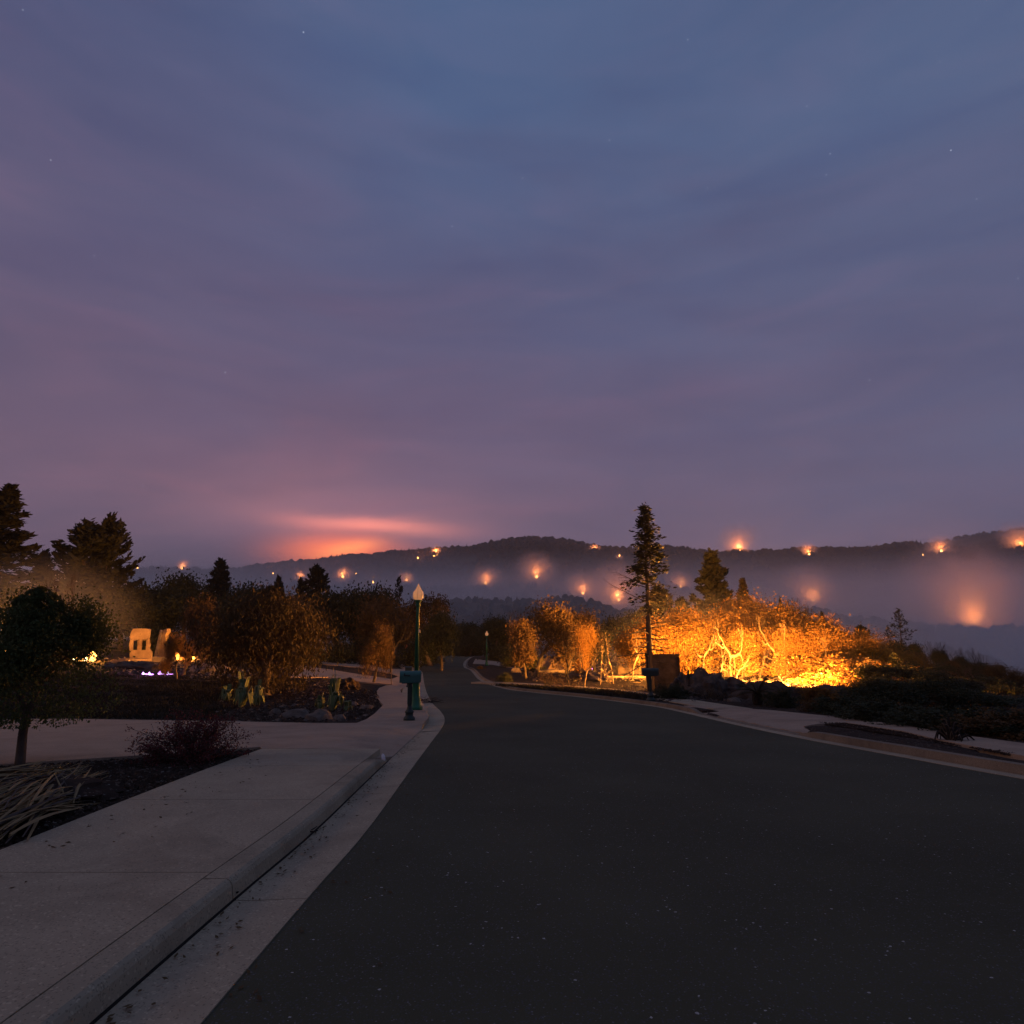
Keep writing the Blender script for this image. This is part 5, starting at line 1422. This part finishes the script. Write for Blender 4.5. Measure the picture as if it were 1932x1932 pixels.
# blue violet gas flames from broken pipes
def gas(u, v, S0, label, dx=((0, 0),)):
    s = S0; b0, k = base_at(u, v); root = empty('gas_flame', b0 + Vector((0, 0, .1)), label, 'gas flame')
    for i, (a, b) in enumerate(dx):
        s = S0 * random.uniform(.35, .75); bm = bmesh.new(); lathe(bm, [(.05 * s, 0), (.12 * s, .05 * s), (.06 * s, .14 * s), (.004, .24 * s)], 8, (0, 0, 0)); bx(bm, (.2 * s, 0, .03), (.3 * s, .05, .04), jitter=.03); link('flame', bm_mesh('flame', bm, M['gas_flame'], True), root, loc=(a, b, 0))
        bm = bmesh.new(); lathe(bm, [(.03 * s, 0), (.055 * s, .05 * s), (.004, .16 * s)], 8); link('flame_core', bm_mesh('flame_core', bm, M['gas_white'], True), root, loc=(a + .09 * s, b - .05, .02))
    l = bpy.data.lights.new('gaslight', 'POINT'); l.energy = 25; l.color = (.7, .3, 1); l.shadow_soft_size = .1
    o = bpy.data.objects.new('gaslight', l); COL.objects.link(o); o.parent = root; o.location = (0, -.1, .35)
gas(281, 1275, 1.2, 'violet gas flames along the ground below the two window ruin', ((0, 0), (.5, .1), (-.4, .15), (.95, 0)))
gas(1118, 1264, 1.3, 'single violet gas flame among the burnt branches of the right ruin')

# fires scattered over the valley and the ridges
def far_hit(u, v):
    d = pxdir(u, v); d = d / d.y; y = 200.0
    while y < 6000:
        if EYE + d.z * y < G_(d.x * y, y): return Vector((d.x * y, y, EYE + d.z * y))
        y += 8 if y < 1200 else 20
    y = 2800.0
    return Vector((d.x * y, y, EYE + d.z * y))
FARF = [ # u, v, size px, light, smoke radius px, label
 (822, 1051, 6.0, 1.0, 9, 'lower of the bright pair of fires high on the ridge left of its summit'),
 (825, 1043, 4.0, .6, 0, 'upper of the bright pair of fires high on the ridge left of its summit'),
 (789, 1061, 2.6, .3, 0, 'small fire left of the bright pair on the ridge'),
 (775, 1044, 2.6, .3, 0, 'small fire on the skyline left of the bright pair'),
 (648, 1098, 3.6, .8, 14, 'bright fire low on the ridge right of the dark ridge fir'),
 (594, 1101, 2.8, .5, 0, 'fire seen through the top of the dark ridge fir'),
 (567, 1098, 2.4, .5, 10, 'smeared orange fire left of the dark ridge fir'),
 (517, 1090, 1.6, .15, 0, 'tiny fire above the short narrow fir'),
 (673, 1091, 1.3, .1, 0, 'tiny pale fire right of the bright low ridge fire'),
 (706, 1112, 2.0, .3, 0, 'small fire showing in the top of the tall dark oak'),
 (768, 1105, 2.4, .5, 14, 'smeared fire just left of the street lamp globe'),
 (917, 1112, 3.4, 1.0, 22, 'round glowing fire in the valley right of the street lamp'),
 (1012, 1101, 3.6, 1.2, 30, 'glowing fire in the middle valley above the big brown oak'),
 (1099, 1133, 3.0, 1.4, 26, 'fan shaped fire in the valley left of the tall pine'),
 (1165, 1146, 3.4, 3.0, 44, 'wide glowing fire just behind the trees left of the tall pine'),
 (1122, 1042, 3.0, .5, 8, 'small fire on the ridge left of the tall pine top'),
 (1168, 1057, 1.6, .2, 6, 'faint fire lower on the ridge left of the tall pine'),
 (1283, 1118, 3.0, .8, 20, 'fire between the tall pine and the pointed fir'),
 (1393, 1044, 5.5, 1.6, 30, 'wide bright fire on the skyline right of the pointed fir'),
 (1524, 1049, 3.0, .6, 14, 'oval fire on the ridge above the golden oaks'),
 (1530, 1146, 2.6, 3.0, 40, 'fan shaped fire behind the right shoulder of the golden oaks'),
 (1773, 1048, 3.2, .7, 20, 'fire under a pinkish plume on the right ridge'),
 (1922, 1036, 4.5, 1.2, 28, 'fire on the high ridge at the right edge'),
 (1832, 1189, 5.5, 14.0, 85, 'largest glowing fire low in the valley on the right'),
 (262, 1074, 1.8, .3, 0, 'left faint fire on the distant ridge at the far left'),
 (345, 1075, 2.2, .4, 10, 'right faint fire on the distant ridge at the far left'),
 (316, 1098, 1.6, .1, 0, 'tiny fire just above the oaks left of the domed oak'),
 (1738, 1056, 1.2, .1, 0, 'tiny fire on the dark ridge left of the pinkish plume'),
]
SM = []
for i, (u, v, s, lt, sr, lab) in enumerate(FARF):
    p = far_hit(u, v); k = p.y / F
    fire(p + Vector((0, -12, 3 + 10 * (p.y < 2400))), s * k * 1.0, s * k * .75 + 4, lt * 46 * k * k * 1000, lab, far=True, k=i, rad=1.2 * k, lift=1.6, col=(1, .25, .055), name='hillside_fire', grp='fires scattered over the hills')
    if sr: SM.append((p, sr * k, i, sr))

# ------------------------------------------------------------------ forest on the far hills
def far_forest(name, n, y0, y1, hmin, hmax, seed, m, umin=-60, umax=2000, conif=.6):
    rs = np.random.default_rng(seed)
    Yc = np.sqrt(rs.uniform(y0 * y0, y1 * y1, n)); U = rs.uniform(umin, umax, n); Xc = (U - 966) / F * Yc * math.cos(PITCH)
    Zc = hill_z(Xc, Yc) + np.array([noise.fractal(Vector((x / 260, y / 260, 1.0)), 0.8, 2.1, 5) for x, y in zip(Xc, Yc)]) * 16 * np.clip((Yc - 200) / 600, 0, 1)
    H = rs.uniform(hmin, hmax, n); con = rs.uniform(0, 1, n) < conif
    Wd = np.where(con, H * .22, H * .55)
    k = 7; a = np.arange(k) * 2 * np.pi / k
    V = []; Fs = []
    rings = 4; zr = np.array([.08, .35, .68, .93]); rc = np.array([1, .78, .45, .12]); ro = np.array([.6, 1.0, .85, .35])
    for j in range(rings):
        r = np.where(con, rc[j], ro[j])[:, None] * Wd[:, None] * rs.uniform(.6, 1.35, (n, k))
        V.append(np.stack([Xc[:, None] + r * np.cos(a), Yc[:, None] + r * np.sin(a), (Zc + H * zr[j])[:, None] + rs.uniform(-.08, .08, (n, k)) * H[:, None]], -1))
    V.append(np.stack([Xc, Yc, Zc + H], -1)[:, None])
    V = np.concatenate(V, 1); per = rings * k + 1; V = V.reshape(-1, 3)
    base = np.arange(n)[:, None] * per; q = np.arange(k)[None]; q2 = (q + 1) % k
    T = []
    for j in range(rings - 1):
        A, B, C, D = base + j * k + q, base + j * k + q2, base + (j + 1) * k + q2, base + (j + 1) * k + q
        T += [np.stack([A, B, C], -1), np.stack([A, C, D], -1)]
    T.append(np.stack([base + (rings - 1) * k + q, base + (rings - 1) * k + q2, base + per - 1 + 0 * q], -1))
    T = np.concatenate([t.reshape(-1, 3) for t in T])
    o = link(name, mesh(name, V, T, m)); o['kind'] = 'stuff'
fm = mat('forest_canopy', (.012, .015, .010), (.034, .032, .020), 0.02, 1.0, spec=0)
far_forest('valley_forest', 4200, 430, 900, 4, 9, 1, fm, conif=.25)
far_forest('valley_forest', 1800, 240, 430, 3.0, 5.5, 9, fm, conif=.2)
far_forest('valley_forest', 6000, 900, 2400, 8, 16, 2, fm)
far_forest('ridge_forest', 9000, 2350, 3100, 10, 22, 3, fm)
far_forest('ridge_forest', 2500, 3900, 4400, 12, 26, 4, fm)

# ------------------------------------------------------------------ smoke and haze
def soft_smoke(name, dens, col, power=1.6, nscale=1.6, namp=.9, vbias=0.0):
    """density fades to nothing at the edge of the unit sphere and is broken up by noise"""
    m = bpy.data.materials.new(name); m.use_nodes = True; t = m.node_tree; t.nodes.clear()
    def N(ty, **kw):
        n = t.nodes.new(ty)
        for k_, v_ in kw.items(): setattr(n, k_, v_)
        return n
    def mth(op, a, b=None, clamp=False):
        n = N('ShaderNodeMath', operation=op); n.use_clamp = clamp
        for i_, v_ in enumerate((a, b)):
            if v_ is None: continue
            if isinstance(v_, (int, float)): n.inputs[i_].default_value = v_
            else: t.links.new(v_, n.inputs[i_])
        return n.outputs[0]
    co = N('ShaderNodeTexCoord'); ln = N('ShaderNodeVectorMath', operation='LENGTH'); t.links.new(co.outputs['Object'], ln.inputs[0])
    f = mth('SUBTRACT', 1.0, mth('MULTIPLY', ln.outputs['Value'], ln.outputs['Value']), True)
    f = mth('POWER', f, power)
    nz_ = N('ShaderNodeTexNoise'); nz_.inputs['Scale'].default_value = nscale; nz_.inputs['Detail'].default_value = 2
    t.links.new(co.outputs['Object'], nz_.inputs['Vector'])
    q = mth('ADD', mth('MULTIPLY', mth('SUBTRACT', nz_.outputs['Fac'], .5), namp * 2), 1.0, True)
    d = mth('MULTIPLY', mth('MULTIPLY', f, q), dens)
    p = N('ShaderNodeVolumePrincipled'); p.inputs['Color'].default_value = (*col, 1); p.inputs['Anisotropy'].default_value = .1
    t.links.new(d, p.inputs['Density'])
    o = N('ShaderNodeOutputMaterial'); t.links.new(p.outputs[0], o.inputs[1])
    return m
def smoke(name, c, r, dens, col=(1, 1, 1), rot=0.0, **kw):
    bm = bmesh.new(); bmesh.ops.create_icosphere(bm, subdivisions=3, radius=1.02)
    o = link(name, bm_mesh(name, bm, soft_smoke(name, dens, col, **kw)), None, c, (0, rot, 0), r); o['kind'] = 'stuff'
    return o
for p, r, i, px in SM:
    smoke('fire_smoke', p + Vector((0, 0, r * .95)), (r * 1.8, r * .9, r * 1.3), 0.8 / r, rot=((i * 37) % 7 - 3) * .12, power=1.8, nscale=2.6, namp=1.9)
smoke('valley_smoke', (300, 1350, -90), (4200, 1200, 200), .0034, col=(.92, .96, 1), power=1.0, nscale=3, namp=.5)
smoke('valley_smoke', (-1100, 2300, 40), (1900, 500, 260), .0009, col=(1, .93, .93), power=1.2, nscale=3, namp=.5)
smoke('valley_smoke', (175, 225, -22), (150, 95, 50), .007, col=(.97, .98, 1), power=1.0, nscale=2, namp=.5)
b0, k = base_at(20, 1236)
smoke('fire_smoke', b0 + Vector((-1, 3, 2.5)), (9, 6, 5.5), .035, power=1.5)
b0, k = base_at(1370, 1280)
smoke('fire_smoke', b0 + Vector((0, 4, 2.0)), (10, 5, 5), .035, power=1.5)
bm = bmesh.new(); bx(bm, (0, 0, 0), (1, 1, 1))
o = link('haze', bm_mesh('haze', bm, volmat('haze_air', .00011, (1, 1, 1), 0.1)), None, (0, 2300, 200), scale=(16000, 9600, 900)); o['kind'] = 'stuff'
